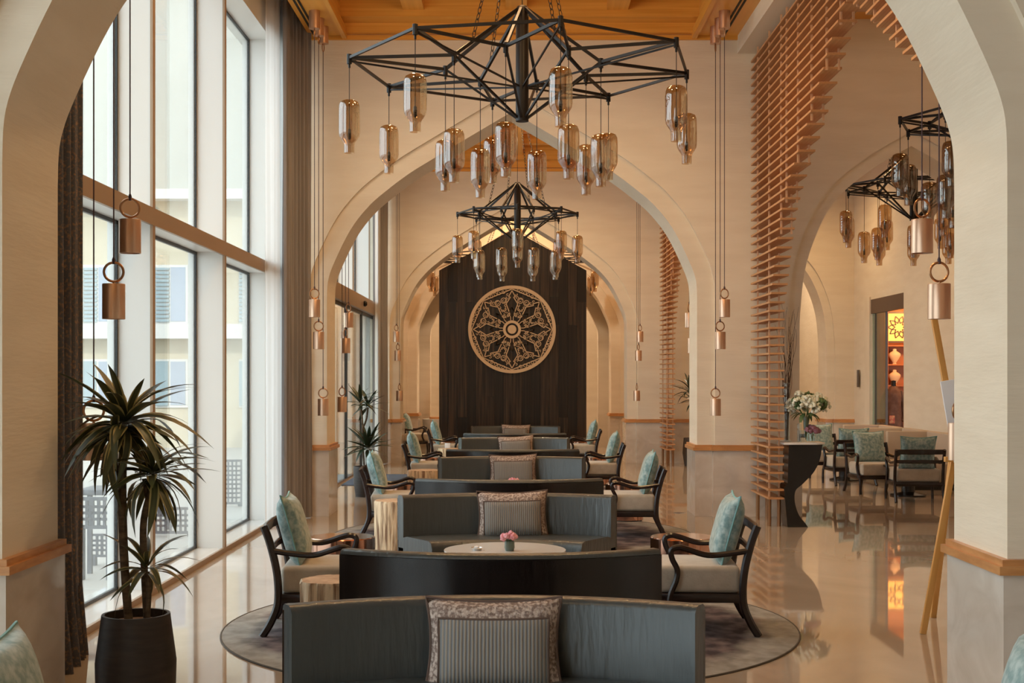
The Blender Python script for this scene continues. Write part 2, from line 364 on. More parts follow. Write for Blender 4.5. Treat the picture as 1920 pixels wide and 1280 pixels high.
# window wall on the left
hd = MB(); hd.box(-3.36, -2.95, -3, 28, 5.83, 7.0); hd.box(-3.36, -3.0, 6.0, 7.05, 0, 6); hd.box(-3.36, -3.0, 16.7, 17.66, 0, 6)
wl = struct(hd.obj('wall_left', 'fin_white', smooth=False))
BAYS = [(-3.0, 6.14), (6.99, 16.76), (17.61, 27.4)]
FINS = [0.15+2.63*k for k in range(11)]
for a, b_ in BAYS:
    piece('sill', 'sill_stone', -3.36, -2.95, a, b_, 0, 0.045, wl)
    piece('sill_trim', 'anodised', -2.95, -2.925, a, b_, 0, 0.05, wl)
    piece('transom', 'fin_white', -3.30, -2.95, a, b_, 3.02, 3.10, wl)
    piece('transom_cap', 'anodised', -2.952, -2.925, a, b_, 2.985, 3.125, wl)
wn = 0
for a, b_ in BAYS:
    ys = [a]+[y for y in FINS if a+0.15 < y < b_-0.15]+[b_]
    for y in ys[1:-1]:
        piece('mullion', 'fin_white', -3.30, -2.95, y, y+0.06, 0.045, 5.83, wl)
        piece('mullion_cap', 'anodised', -2.952, -2.93, y-0.008, y+0.068, 0.045, 5.83, wl)
    for ya, yb in zip(ys, ys[1:]):
        wn += 1; f = MB()
        for za, zb in ((0.045, 3.02), (3.10, 5.83)):
            f.box(-3.238, -3.212, ya+0.06, ya+0.085, za, zb); f.box(-3.238, -3.212, yb-0.03, yb, za, zb)
            f.box(-3.238, -3.212, ya+0.06, yb, za, za+0.025); f.box(-3.238, -3.212, ya+0.06, yb, zb-0.03, zb)
        wo = struct(f.obj('window_%d' % wn, 'frame_dark', smooth=False))
        piece('pane', 'window_glass', -3.231, -3.219, ya+0.08, yb-0.03, 0.065, 2.995, wo)
        piece('pane', 'window_glass', -3.231, -3.219, ya+0.08, yb-0.03, 3.12, 5.80, wo)
# automatic sliding door in the far bay
dr = struct(B(-2.95, -2.80, 19.0, 27.3, 3.0, 3.26).obj('door_1', 'anodised', bevel=0.005))
MB().lathe([(0.0, 0), (0.05, 0), (0.055, 0.03), (0.03, 0.06), (0, 0.06)], 16).obj('motion_sensor', 'slot_black', dr, (-2.80, 24.3, 3.12), (0, PI/2, 0))
for y in (21.4, 23.6, 25.8):
    f = MB(); f.box(-2.92, -2.88, y-1.06, y-1.02, 0.05, 3.0); f.box(-2.92, -2.88, y+1.02, y+1.06, 0.05, 3.0); f.box(-2.92, -2.88, y-1.02, y+1.02, 2.94, 3.0)
    lf = f.obj('door_leaf', 'frame_dark', dr, smooth=False)
    piece('pane', 'window_glass', -2.905, -2.895, y-1.02, y+1.02, 0.05, 2.94, lf)

# ceiling: deck, perimeter soffits, beams
cl = struct(B(-3.4, 12, -3.3, 37, 6.75, 7.0).obj('ceiling', 'ceiling_wood', smooth=False))
for a, b_ in ((-3.0, 6.14), (6.99, 16.76), (17.61, 27.4), (28.25, 32.0), (32.85, 36.2)):
    piece('soffit', 'ceiling_wood', -2.62, -2.18, a, b_, 6.08, 6.75, cl)
    piece('soffit', 'ceiling_wood', 2.26, 2.80, a, b_, 6.08, 6.75, cl)
    piece('slot_diffuser', 'slot_black', -2.56, -2.535, a, b_, 6.072, 6.085, cl)
    piece('slot_diffuser', 'slot_black', -2.51, -2.485, a, b_, 6.072, 6.085, cl)
    piece('slot_diffuser', 'slot_black', 2.56, 2.585, a, b_, 6.072, 6.085, cl)
    piece('slot_diffuser', 'slot_black', 2.61, 2.635, a, b_, 6.072, 6.085, cl)
    piece('edge_moulding', 'ceiling_wood', -2.20, -2.14, a, b_, 6.04, 6.16, cl)
    piece('edge_moulding', 'ceiling_wood', 2.22, 2.28, a, b_, 6.04, 6.16, cl)
    piece('edge_beam', 'ceiling_wood', -2.18, 2.26, b_-0.12, b_, 6.10, 6.75, cl)
    piece('cornice', 'rail_wood', -2.62, 2.80, b_-0.03, b_, 6.085, 6.105, cl)
    piece('cornice', 'ceiling_wood', -2.62, 2.80, b_-0.04, b_, 6.03, 6.085, cl)
    piece('edge_beam', 'ceiling_wood', -2.18, 2.26, a, a+0.12, 6.10, 6.75, cl)
    piece('edge_step', 'ceiling_wood', -2.18, 2.26, b_-0.42, b_-0.12, 6.22, 6.75, cl)
    for x in (-1.27, 0.0, 1.25):
        piece('beam', 'ceiling_wood', x-0.13, x+0.13, a+0.12, b_-0.12, 6.30, 6.75, cl)
    n = max(2, int((b_-a)/1.2))
    for k in range(1, n):
        y = a+(b_-a)*k/n
        piece('cross_beam', 'ceiling_wood', -2.18, 2.26, y-0.10, y+0.10, 6.38, 6.75, cl)
    piece('upstand', 'plaster', 2.80, 3.16, a, b_, 5.86, 6.75, cl)
    piece('side_soffit', 'ceiling_wood', 3.16, 7.0, a, b_, 6.30, 6.75, cl)
    for k in range(1, n):
        y = a+(b_-a)*k/n
        piece('cross_beam', 'rail_wood', 3.16, 7.0, y-0.10, y+0.10, 6.08, 6.30, cl)

# ================================================================== OUTSIDE
struct(B(-45, -3.36, -25, 60, -0.3, -0.03).obj('terrace_floor', 'terrace_stone', smooth=False))
bd = thing('courtyard_house', 'cream courtyard building with shuttered windows seen through the left windows', 'building', (-14, 34, 0))
B(-12, 10.4, 0, 6, -0.1, 6.3).obj('wall', 'ext_cream', bd, smooth=False)
B(-12.4, 10.4, -0.5, 6.2, 6.3, 6.55).obj('roof', 'ext_white', bd, smooth=False)
B(-12, 10.4, -0.45, 0.02, 2.76, 3.13).obj('balcony_slab', 'ext_white', bd, smooth=False)
B(-12, 10.4, 0.05, 6, 6.55, 14).obj('upper_wall', 'ext_pale', bd, smooth=False)
for i, x in enumerate([-8.0, -5.9, -3.8, -1.7, 0.6, 3.3, 5.15, 7.3, 9.2]):
    for z0, z1 in ((3.15, 4.66), (1.0, 2.24)):
        wq = B(x-0.42, x+0.42, -0.05, 0.03, z0, z1).obj('window', 'ext_white', bd, smooth=False)
        piece('pane', 'ext_glass', x-0.02, x+0.36, -0.062, -0.05, z0+0.06, z1-0.06, wq)
        if z0 > 3:
            for k in range(14):
                piece('louvre', 'shutter_blue', x-0.40, x-0.05, -0.10, -0.05, z0+0.05+k*0.102, z0+0.11+k*0.102, wq)
        else:
            piece('shutter', 'shutter_blue', x-0.40, x-0.08, -0.09, -0.05, z0+0.05, z1-0.05, wq)
def lattice_screen(label, loc, rz, w_, h, nx, nz, z0, border=0.05, bw=0.022, name='perforated_screen'):
    t = thing(name, label, 'screen', loc, rz)
    f = MB(); f.box(-w_/2, w_/2, -0.02, 0.02, z0, z0+border); f.box(-w_/2, w_/2, -0.02, 0.02, z0+h-border, z0+h)
    f.box(-w_/2, -w_/2+border, -0.02, 0.02, z0+border, z0+h-border); f.box(w_/2-border, w_/2, -0.02, 0.02, z0+border, z0+h-border)
    for s in (-1, 1): f.box(s*(w_/2-0.03)-0.03, s*(w_/2-0.03)+0.03, -0.03, 0.03, -0.03, z0+border)
    f.obj('frame', 'rattan_dark', t, smooth=False)
    for k in range(1, nx):
        x = -w_/2+border+(w_-2*border)*k/nx; piece('bar', 'rattan_dark', x-bw, x+bw, -0.012, 0.012, z0+border, z0+h-border, t)
    for k in range(1, nz):
        z = z0+border+(h-2*border)*k/nz; piece('bar', 'rattan_dark', -w_/2+border, w_/2-border, -0.012, 0.012, z-bw, z+bw, t)
    return t
lattice_screen('low dark lattice railing on the terrace behind the potted plant', (-3.95, 14.9, 0), 0.0, 0.62, 0.30, 10, 4, 0.0, 0.03, 0.012)
lattice_screen('dark lattice side of a terrace bench beyond the nearest window', (-3.72, 11.7, 0), 0.0, 0.32, 0.28, 5, 4, 0.42, 0.03, 0.012)
lattice_screen('small lattice panel under the terrace bench beyond the nearest window', (-3.9, 12.6, 0), 0.0, 0.32, 0.22, 6, 4, 0.05, 0.02, 0.01)
lattice_screen('dark perforated screen beyond the window beside the drape', (-3.95, 18.4, 0), 0.1, 0.28, 0.62, 4, 9, 0.0, 0.03, 0.012)
lattice_screen('brown perforated lantern panel beyond the glass over the lattice railing', (-4.2, 15.6, 0), 0.0, 0.24, 0.42, 5, 8, 0.12, 0.03, 0.012)
dt = thing('terrace_bench', 'dark slab bench top outside the nearest window', 'bench', (-3.72, 11.75, 0))
B(-0.2, 0.2, 0.0, 0.5, 0.71, 0.76).obj('seat', 'rattan_dark', dt, bevel=0.01)
for x in (-0.17, 0.17): B(x-0.02, x+0.02, 0.3, 0.34, -0.03, 0.71).obj('leg', 'rattan_dark', dt, smooth=False)
# ================================================================== SLATTED SCREENS
ARC = spl([(0.0, 5.15), (0.55, 4.92), (0.9, 4.71), (1.28, 4.51), (1.66, 4.29), (2.07, 4.10), (2.45, 3.90), (2.77, 3.70), (3.05, 3.4), (3.3, 2.99), (3.48, 2.69), (3.58, 2.4), (3.62, 0.2)], 8)
def arc_s(z):
    if z >= 5.15: return 0.0
    for (sa, za), (sb, zb) in zip(ARC, ARC[1:]):
        if zb <= z <= za: return sa+(sb-sa)*(za-z)/(za-zb+1e-9)
    return 3.62
def slat_arch(label, yc):
    t = thing('slatted_arch_screen', label, 'screen', (2.96, yc, 0))
    for k in range(55):
        z = 0.34+k*0.1; s = arc_s(z); e = 4.80
        if s <= 0: piece('slat', 'slat_wood', 0, 0.18, -e, e, z-0.011, z+0.011, t)
        else:
            for sg in (-1, 1):
                if sg < 0 and z < 2.4 and yc > 15: continue
                a, b_ = (s, e) if sg > 0 else (-e, -s)
                piece('slat', 'slat_wood', 0, 0.18, a, b_, z-0.011, z+0.011, t)
    for sg in (-1, 1):
        for i, s in enumerate([3.76, 4.50, 3.05, 2.75, 2.15, 1.5, 0.85, 0.3]):
            zb = 0.30 if i < 2 else max(ARC_z(s)-0.02, 0.3)
            for x in (0.035, 0.15):
                piece('rod', 'rod_wood', x-0.010, x+0.010, sg*s-0.010, sg*s+0.010, zb, 5.86, t)
                if i < 2: MB().lathe([(0.024, 0), (0.024, 0.33)], 12).obj('foot', 'bronze', t, (x, sg*s, 0))
    return t
def ARC_z(s):
    for (sa, za), (sb, zb) in zip(ARC, ARC[1:]):
        if sa <= s <= sb: return za+(zb-za)*(s-sa)/(sb-sa+1e-9)
    return 0.3
slat_arch('tall arched screen of pale wooden slats beside the flower console', 11.9)
slat_arch('farther slatted wooden screen column seen through the middle arch', 22.52)

# ================================================================== DARK PANEL AND MEDALLION
pn = thing('timber_panel', 'tall gabled panel of dark stained boards at the end of the hall', 'panel', (-0.075, 28.72, 0))
mat('panel_wood_b', (0.012, 0.0085, 0.008), 0.33, c2=(0.075, 0.040, 0.021), scale=4.5, stretch=(5.5, 1, 0.2), detail=8, lo=0.38, hi=0.78)
mat('panel_wood_c', (0.007, 0.0052, 0.0055), 0.30, c2=(0.035, 0.02, 0.012), scale=5, stretch=(6, 1, 0.12), detail=8, lo=0.42, hi=0.8)
NP = 16; HW = 1.60
def gable(x): return 4.98-(4.98-4.09)*abs(x)/HW
for k in range(NP):
    x0 = -HW+2*HW*k/NP; x1 = x0+2*HW/NP-0.003
    cuts = sorted([0.02]+[random.choice([0.9, 1.35, 2.05, 2.9, 3.4])+random.choice([0, 0, 0.12]) for _ in range(random.choice([1, 1, 2]))]+[99])
    for za, zb in zip(cuts, cuts[1:]):
        if zb-za < 0.1: continue
        d = random.uniform(0, 0.006)
        if zb > 90:
            pl = [(x0, za+0.003), (x1, za+0.003), (x1, gable(x1))]+([(0, gable(0))] if x0 < 0 < x1 else [])+[(x0, gable(x0))]
        else: pl = [(x0, za+0.003), (x1, za+0.003), (x1, zb), (x0, zb)]
        MB().prism(pl, -d, 0.03).obj('plank', random.choice(['panel_wood', 'panel_wood', 'panel_wood_b', 'panel_wood_c']), pn, smooth=False)
MB().prism([(-HW, 0), (HW, 0), (HW, 4.09), (0, 4.98), (-HW, 4.09)], 0.03, 0.16).obj('backing', 'dark_wood', pn, smooth=False)

md = thing('medallion', 'round pierced gold medallion mounted on the dark timber panel', 'wall decoration', (-0.093, 28.70, 2.81))
RM = 0.95
def ring2(r0, r1, y0, y1, n=64):
    m_ = MB(); vs = []; fs = []
    for i in range(n):
        a = 2*PI*i/n; c, s = math.cos(a), math.sin(a)
        vs += [(r0*c, y0, r0*s), (r1*c, y0, r1*s), (r1*c, y1, r1*s), (r0*c, y1, r0*s)]
    for i in range(n):
        j = (i+1) % n
        for k in range(4): fs.append((i*4+k, i*4+(k+1) % 4, j*4+(k+1) % 4, j*4+k))
    return m_.add(vs, fs)
ring2(0.925*RM, RM, -0.05, -0.005, 96).obj('outer_ring', 'medallion', md)
ring2(0.145*RM, 0.205*RM, -0.05, -0.005, 48).obj('inner_ring', 'medallion', md)
MB().lathe([(0, 0), (0.10*RM, 0), (0.10*RM, 0.04), (0, 0.04)], 40).obj('centre_disc', 'medallion', md, (0, -0.005, 0), (PI/2, 0, 0))
def rotp(p, a): return (p[0]*math.cos(a)-p[1]*math.sin(a), p[0]*math.sin(a)+p[1]*math.cos(a))
def poly2(mb, pts, a, w_, y=-0.028):
    q = [rotp(p, a) for p in pts]
    for p_, r_ in zip(q, q[1:]): mb.bar((p_[0]*RM, y, p_[1]*RM), (r_[0]*RM, y, r_[1]*RM), w_, 0.03, ref=(0, 1, 0))
def curl(cx, cz, r, a0, turns, n=14, sgn=1):
    return [(cx+r*(1-0.6*i/n)*math.cos(a0+sgn*turns*2*PI*i/n), cz+r*(1-0.6*i/n)*math.sin(a0+sgn*turns*2*PI*i/n)) for i in range(n+1)]
def circ(cx, cz, r, n=12): return [(cx+r*math.cos(2*PI*i/n), cz+r*math.sin(2*PI*i/n)) for i in range(n+1)]
ms = MB()
for k in range(8):
    a = k*PI/4; mb = MB()
    o8 = (-0.92*math.sin(PI/4), 0.92*math.cos(PI/4))
    poly2(mb, [(0, 0.92), o8], a, 0.019)
    for s in (-1, 1):
        poly2(mb, [(0, 0.885), (0.078*s, 0.745), (0.045*s, 0.755), (0.0, 0.70)] if False else [(0, 0.885), (0.078*s, 0.745), (0.035*s, 0.735)], a, 0.019)
        poly2(mb, [(0.035*s, 0.735), (0.132*s, 0.585), (0.045*s, 0.345), (0.10*s, 0.28)], a, 0.019)
        poly2(mb, [(0, 0.51), (0.075*s, 0.375), (0.03*s, 0.27), (0.03*s, 0.21)], a, 0.016)
        poly2(mb, [(0.0, 0.51), (-0.115*s, 0.30)], a, 0.016)
        # scrollwork between the star arms
        poly2(ms, circ(0.19*s, 0.655, 0.062), a, 0.016, -0.024)
        poly2(ms, curl(0.19*s, 0.655, 0.045, 0.5, 0.9, 8, s), a, 0.013, -0.024)
        poly2(ms, curl(0.115*s, 0.72, 0.035, 0, 0.8, 8, s), a, 0.013, -0.024)
        poly2(ms, curl(0.10*s, 0.79, 0.03, 1, 0.8, 8, -s), a, 0.013, -0.024)
        poly2(ms, curl(0.15*s, 0.54, 0.03, 1, 0.8, 8, -s), a, 0.013, -0.024)
        poly2(ms, curl(0.155*s, 0.45, 0.035, 2, 0.8, 8, s), a, 0.013, -0.024)
        poly2(ms, curl(0.13*s, 0.37, 0.03, 0, 0.8, 8, -s), a, 0.013, -0.024)
        poly2(ms, curl(0.20*s, 0.855, 0.045, 0, 1.0, 9, s), a, 0.014, -0.024)
        poly2(ms, curl(0.29*s, 0.825, 0.05, 2, 1.0, 9, -s), a, 0.014, -0.024)
        poly2(ms, curl(0.12*s, 0.885, 0.025, 2, 0.9, 7, -s), a, 0.013, -0.024)
        poly2(ms, [(0.14*s, 0.52), (0.165*s, 0.41), (0.14*s, 0.33)], a, 0.012, -0.024)
    mb.obj('star_lattice', 'medallion', md, smooth=False)
ms.obj('scrollwork', 'medallion', md, smooth=False)['kind'] = 'stuff'

# ================================================================== CHANDELIERS
PP = [(0.010, 0), (0.05, -0.003), (0.078, -0.018), (0.090, -0.048), (0.093, -0.09), (0.093, -0.285), (0.088, -0.315), (0.070, -0.345), (0.052, -0.37), (0.045, -0.392), (0.044, -0.463)]
shade_me = {k: MB().lathe(PP, 20, cap=False).mesh('glass_shade', k, ang=80) for k in ('amber_glass', 'smoke_glass')}
sock_me = MB().lathe([(0.004, 0), (0.004, -0.25), (0.013, -0.26), (0.014, -0.335), (0.009, -0.345)], 8).mesh('socket', 'black_metal')
bulb_me = MB().lathe([(0.008, -0.345), (0.019, -0.37), (0.019, -0.39), (0.005, -0.425)], 8).mesh('bulb', 'clear_glass')
slv_me = MB().lathe([(0.022, -0.055), (0.022, 0.03), (0.006, 0.034)], 8).mesh('sleeve', 'black_metal')
clip_me = MB().lathe([(0.010, -0.09), (0.010, -0.05)], 6).mesh('cord_clip', 'black_metal')
def chain(p, q, name, parent):
    p, q = Vector(p), Vector(q); n = int((q-p).length/0.055); d = (q-p).normalized(); a = d.orthogonal().normalized(); b_ = d.cross(a); m_ = MB()
    for i in range(n):
        c = p+(q-p)*((i+0.5)/n); u = a if i % 2 else b_
        m_.tube([c+d*(0.036*math.cos(t))+u*(0.017*math.sin(t)) for t in [2*PI*k/8 for k in range(8)]], 0.0045, 4, ref=d.cross(u), closed=True)
    m_.obj(name, 'black_metal', parent)
def chandelier(label, cx, cy, r1, r2, rot, glassm='amber_glass', n=8, detail=True):
    t = thing('chandelier', label, 'chandelier', (cx, cy, 0))
    ZR = 4.55; top = 5.05; bot = 4.08
    MB().lathe([(0.0, 4.05), (0.058, 4.05), (0.058, 5.06), (0.045, 5.08), (0.0, 5.08)], 20).obj('centre_tube', 'black_metal', t)
    MB().lathe([(0.004, 5.08), (0.004, 6.75)], 6).obj('power_cable', 'black_metal', t)
    O = [(r1*math.cos(rot+2*PI*k/n), r1*math.sin(rot+2*PI*k/n), ZR) for k in range(n)]
    I = [(r2*math.cos(rot+2*PI*(k+0.5)/n), r2*math.sin(rot+2*PI*(k+0.5)/n), ZR) for k in range(n)]
    def st(p, q, w_=0.022): MB().bar(p, q, w_, w_*1.15).obj('strut', 'black_metal', t, smooth=False)
    for k in range(n):
        st(O[k], O[(k+1) % n], 0.02); st(O[k], I[k], 0.022); st(O[k], I[k-1], 0.022)
        st(I[k], (0.05*math.cos(rot+2*PI*(k+0.5)/n), 0.05*math.sin(rot+2*PI*(k+0.5)/n), top), 0.024)
        st(I[k], (0.05*math.cos(rot+2*PI*(k+0.5)/n), 0.05*math.sin(rot+2*PI*(k+0.5)/n), bot), 0.018)
        st((O[k][0], O[k][1], ZR-0.03), (0.05*math.cos(rot+2*PI*k/n), 0.05*math.sin(rot+2*PI*k/n), 4.36), 0.013)
        if r1 < 1.2: st(I[k], I[(k+1) % n], 0.016)
    for k in range(n):
        for (x, y, z), zt in ((O[k], 4.18), (I[k], 3.91)):
            link('sleeve', slv_me, t, (x, y, z)); link('cord_clip', clip_me, t, (x, y, z))
            MB().lathe([(0.0035, zt), (0.0035, ZR-0.05)], 5).obj('cord', 'black_metal', t, (x, y, 0))
            s = link('glass_shade', shade_me[glassm], t, (x, y, zt))
            link('socket', sock_me, s); link('bulb', bulb_me, s)
    ld = bpy.data.lights.new('ceiling_fill', 'POINT'); ld.energy = 70 if cx < 3 else 18; ld.color = (1.0, 0.64, 0.32); ld.shadow_soft_size = 0.35
    lo = bpy.data.objects.new('ceiling_fill', ld); col.objects.link(lo); lo.location = (cx, cy, 5.85)  # added fill light above the chandelier, brightens ceiling and upper walls
    for k in range(4):
        a = rot+PI/8+k*PI/2; r = 0.52*r2/0.7
        chain((r*math.cos(a), r*math.sin(a), ZR+(top-ZR)*(1-r/r2)), (0.1*math.cos(a), 0.1*math.sin(a), 6.3), 'chain', t)
    return t
chandelier('large black frame chandelier with amber glass bottles nearest the camera', 0.053, 11.85, 1.54, 0.71, math.radians(11))
chandelier('second chandelier with glass bottles hanging beyond the middle arch', 0.02, 22.5, 1.02, 0.70, 0.0)
chandelier('chandelier mostly hidden behind the dark timber panel', -0.08, 30.85, 2.02, 1.2, math.radians(22.5))
chandelier('dark chandelier in the right hall beside the near white pier', 5.2, 14.3, 1.05, 0.7, 0.0, 'smoke_glass')
chandelier('chandelier in the right hall seen through its arch above the door', 5.8, 19.3, 1.02, 0.70, math.radians(6))

# ================================================================== BRONZE PENDANT LAMPS
cyl_me = MB().lathe([(0.0, 0.21), (0.012, 0.21), (0.064, 0.208), (0.066, 0.204), (0.066, 0.0), (0.060, 0.0), (0.060, 0.03), (0.0, 0.04)], 32).mesh('cylinder_shade', 'satin_bronze', ang=30)
rng_me = MB().tube([(0.056*math.cos(2*PI*k/28), 0, 0.056*math.sin(2*PI*k/28)) for k in range(28)], 0.0075, 8, ref=(0, 1, 0), closed=True).mesh('ring', 'bronze')
can_me = MB().lathe([(0.0, 0), (0.066, 0), (0.066, 0.215), (0.0, 0.215)], 28).mesh('canopy', 'satin_bronze', ang=30)
lnk_me = MB().tube([(0.022*math.cos(2*PI*k/16), 0, 0.05*math.sin(2*PI*k/16)) for k in range(16)], 0.006, 6, ref=(0, 1, 0), closed=True).mesh('link', 'bronze')
mat('cord_purple', (0.06, 0.03, 0.04), 0.6)
def pendant(label, x, y, zt, rz, group):
    t = thing('pendant_lamp', label, 'pendant lamp', (x, y, 0), 0, group)
    link('canopy', can_me, t, (0, 0, 5.87)); link('link', lnk_me, t, (0, 0, 5.825), (0, 0, rz+1.0))
    MB().lathe([(0.0042, zt+0.13), (0.0042, 5.78)], 6).obj('cord', 'cord_purple', t)
    link('ring', rng_me, t, (0, 0, zt+0.068), (0, 0, rz)); MB().lathe([(0.009, zt+0.115), (0.011, zt+0.14), (0.006, zt+0.155)], 8).obj('knot', 'cord_purple', t)
    link('cylinder_shade', cyl_me, t, (0, 0, zt-0.21)); MB().lathe([(0.008, zt), (0.008, zt+0.014)], 8).obj('stem', 'bronze', t)
HT = [('highest', 1.16, 2.68), ('middle', 0.83, 2.31), ('lowest', 0.46, 1.50)]
def cluster(face, sgn, xl, xr, where, sides=('left', 'right')):
    for side in sides:
        for i, (w_, d, z) in enumerate(HT):
            pendant('%s of the bronze cylinder pendants %s' % (w_, where % side), xl if side == 'left' else xr, face+sgn*d, z+(0.05 if face < 10 and i == 0 else 0), [0.35, 1.25, 0.15, 0.9, 0.5, 1.1][(i*2+int(face)) % 6], 'bronze pendant lamps in threes')
cluster(6.99, 1, -2.38, 2.50, 'nearest the camera, at the %s front pier')
cluster(16.76, -1, -2.38, 2.455, 'hanging before the %s pier of the middle arch')
cluster(17.61, 1, -2.38, 2.455, 'just past the %s pier of the middle arch')
cluster(27.4, -1, -2.38, 2.455, 'far off before the %s pier of the back arch')
# ================================================================== SEATING
AH = math.asin(0.94/1.884); CY = 0.26-1.775
sofa = thing('curved_sofa', 'x', 'sofa')
MB().arc([(1.765, 0.30), (1.765, 0.712), (1.779, 0.735), (1.80, 0.745), (1.855, 0.745), (1.872, 0.735), (1.878, 0.718), (1.86, 0.714), (1.86, 0.30)], CY, -AH, AH, 28).obj('backrest', 'leather', sofa, ang=50)
MB().arc([(1.86, 0.05), (1.86, 0.716), (1.884, 0.716), (1.884, 0.05)], CY, -AH, AH, 28).obj('back_shell', 'dark_wood', sofa, ang=50)
MB().arc([(1.22, 0.15), (1.215, 0.35), (1.235, 0.395), (1.28, 0.412), (1.70, 0.405), (1.768, 0.39), (1.768, 0.15)], CY, -AH, AH, 28).obj('seat', 'leather', sofa, ang=50)
MB().arc([(1.28, 0.0), (1.28, 0.15), (1.84, 0.15), (1.84, 0.0)], CY, -AH*0.97, AH*0.97, 28).obj('plinth', 'dark_wood', sofa, ang=50)

def pillow(w_, h, t, n=14, pinch=0.045, side=1):
    m_ = MB(); vs = []; fs = []
    def pt(i, j, s):
        u, v_ = 2*i/n-1, 2*j/n-1
        x = u*w_/2*(1-pinch*(1-v_*v_)); z = v_*h/2*(1-pinch*1.3*(1-u*u))
        d = t/2*max((1-u**4)*(1-v_**4), 0)**0.55
        return (x, s*d, z)
    for s in (-1, 1):
        b0 = len(vs)
        for i in range(n+1):
            for j in range(n+1): vs.append(pt(i, j, s))
        for i in range(n):
            for j in range(n): fs.append((b0+i*(n+1)+j, b0+(i+1)*(n+1)+j, b0+(i+1)*(n+1)+j+1, b0+i*(n+1)+j+1))
    edge = [pt(i, 0, 1) for i in range(n)]+[pt(n, j, 1) for j in range(n)]+[pt(n-i, n, 1) for i in range(n)]+[pt(0, n-j, 1) for j in range(n)]
    return m_.add(vs, fs), edge
# beige sofa cushion with a ribbed inset facing -Y
scu = thing('sofa_cushion', 'x', 'cushion')
pm, ed = pillow(0.61, 0.41, 0.15, pinch=0.085); pm.obj('cover', 'fleck_fabric', scu, ang=80)
MB().tube(ed, 0.007, 6, ref=(0, 1, 0.01), closed=True).obj('piping', 'piping_brown', scu)
def inset():
    n = 14; vs = []; fs = []; W_, H_ = 0.49, 0.30
    for i in range(n+1):
        for j in range(n+1):
            u, v_ = 2*i/n-1, 2*j/n-1; x = u*W_/2*(1-0.02*(1-v_*v_)); z = v_*H_/2*(1-0.05*(1-u*u))-0.042
            U, V_ = x/0.30, z/0.20; d = 0.075*max((1-U**4)*(1-V_**4), 0)**0.55
            vs.append((x, -d-0.004-0.022*max((1-u**6)*(1-v_**6), 0)**0.5, z))
    for i in range(n):
        for j in range(n): fs.append((i*(n+1)+j, (i+1)*(n+1)+j, (i+1)*(n+1)+j+1, i*(n+1)+j+1))
    rim = [vs[i*(n+1)] for i in range(n)]+[vs[n*(n+1)+j] for j in range(n)]+[vs[(n-i)*(n+1)+n] for i in range(n)]+[vs[n-j] for j in range(n)]
    return MB().add(vs, fs), rim
im, rim = inset(); io = im.obj('ribbed_panel', 'rib_fabric', scu, ang=80)
MB().tube(rim, 0.0055, 6, ref=(0, 1, 0.01), closed=True).obj('panel_piping', 'piping_brown', io)
ORD = ['nearest the camera', 'second from the camera', 'third from the camera', 'fourth from the camera', 'farthest, before the dark panel']
def sx(y): return -0.10+0.004*(y-5.76)
for k in range(5):
    y = 5.76+5.45*k
    lab = 'curved dark grey leather sofa facing the camera, '+ORD[k]
    if k == 0: s = sofa; s['label'] = lab; s['group'] = 'curved leather sofas down the hall'; s.location = (sx(y), y, 0.008)
    else: s = dup(sofa, (sx(y), y, 0.008), 0, lab)
    lab = 'fringed beige cushion with ribbed grey panel on the facing sofa '+ORD[k]
    cx = [0.0, 0.045, 0.015, 0.03, 0.0][k]
    if k == 0: c = scu; c['label'] = lab; c['group'] = 'ribbed sofa cushions'
    else: c = dup(scu, None, None, lab)
    c.location = (sx(y)+cx, y+0.12, 0.572 if k == 0 else 0.585); c.rotation_euler = (-0.22, [0.0, -0.02, -0.02, -0.05, 0.02][k], 0)
AW = ['with its dark wooden back nearest the camera', 'with its dark wooden back second from the camera', 'with its dark wooden back third from the camera', 'with its dark wooden back farthest from the camera']
for k in range(4):
    y = 7.83+5.45*k; dup(sofa, (sx(y), y, 0.008), PI, 'curved sofa turned away '+AW[k])

# armchair facing -Y
ch = thing('armchair', 'x', 'armchair')
def bar_sec(w_, h): return [(-w_/2, -h/2), (w_/2, -h/2), (w_/2, h/2), (-w_/2, h/2)]
def rsec(w_, h, r=0.3):
    a, b_ = w_/2, h/2; c = min(a, b_)*2*r
    return [(-a+c, -b_), (a-c, -b_), (a, -b_+c), (a, b_-c), (a-c, b_), (-a+c, b_), (-a, b_-c), (-a, -b_+c)]
for s in (-1, 1):
    x = s*0.335
    MB().sweep(spl([(x*1.02, 0.375, 0), (x, 0.315, 0.10), (x, 0.27, 0.23), (x, 0.275, 0.42), (x, 0.32, 0.62), (x, 0.365, 0.745)], 5), rsec(0.040, 0.052), ref=(0, 1, 0.3)).obj('back_leg', 'chair_wood', ch)
    MB().sweep(spl([(x, -0.29, 0.0), (x, -0.295, 0.12), (x, -0.28, 0.24)], 4), rsec(0.036, 0.04), ref=(0, 1, 0)).obj('front_leg', 'chair_wood', ch)
    MB().sweep(spl([(x, 0.315, 0.580), (x, 0.19, 0.560), (x*1.02, 0.03, 0.548), (x*1.04, -0.11, 0.588), (x*1.04, -0.17, 0.600), (x*1.03, -0.215, 0.578), (x*1.02, -0.208, 0.52), (x*1.01, -0.175, 0.45), (x*1.01, -0.18, 0.38), (x, -0.215, 0.29), (x, -0.225, 0.235)], 5), rsec(0.038, 0.042), ref=(1, 0, 0)).obj('arm', 'chair_wood', ch)
MB().sweep([(-0.335, 0.355, 0.715), (-0.17, 0.372, 0.715), (0.17, 0.372, 0.715), (0.335, 0.355, 0.715)], rsec(0.028, 0.07), ref=(0, 0, 1)).obj('top_rail', 'chair_wood', ch)
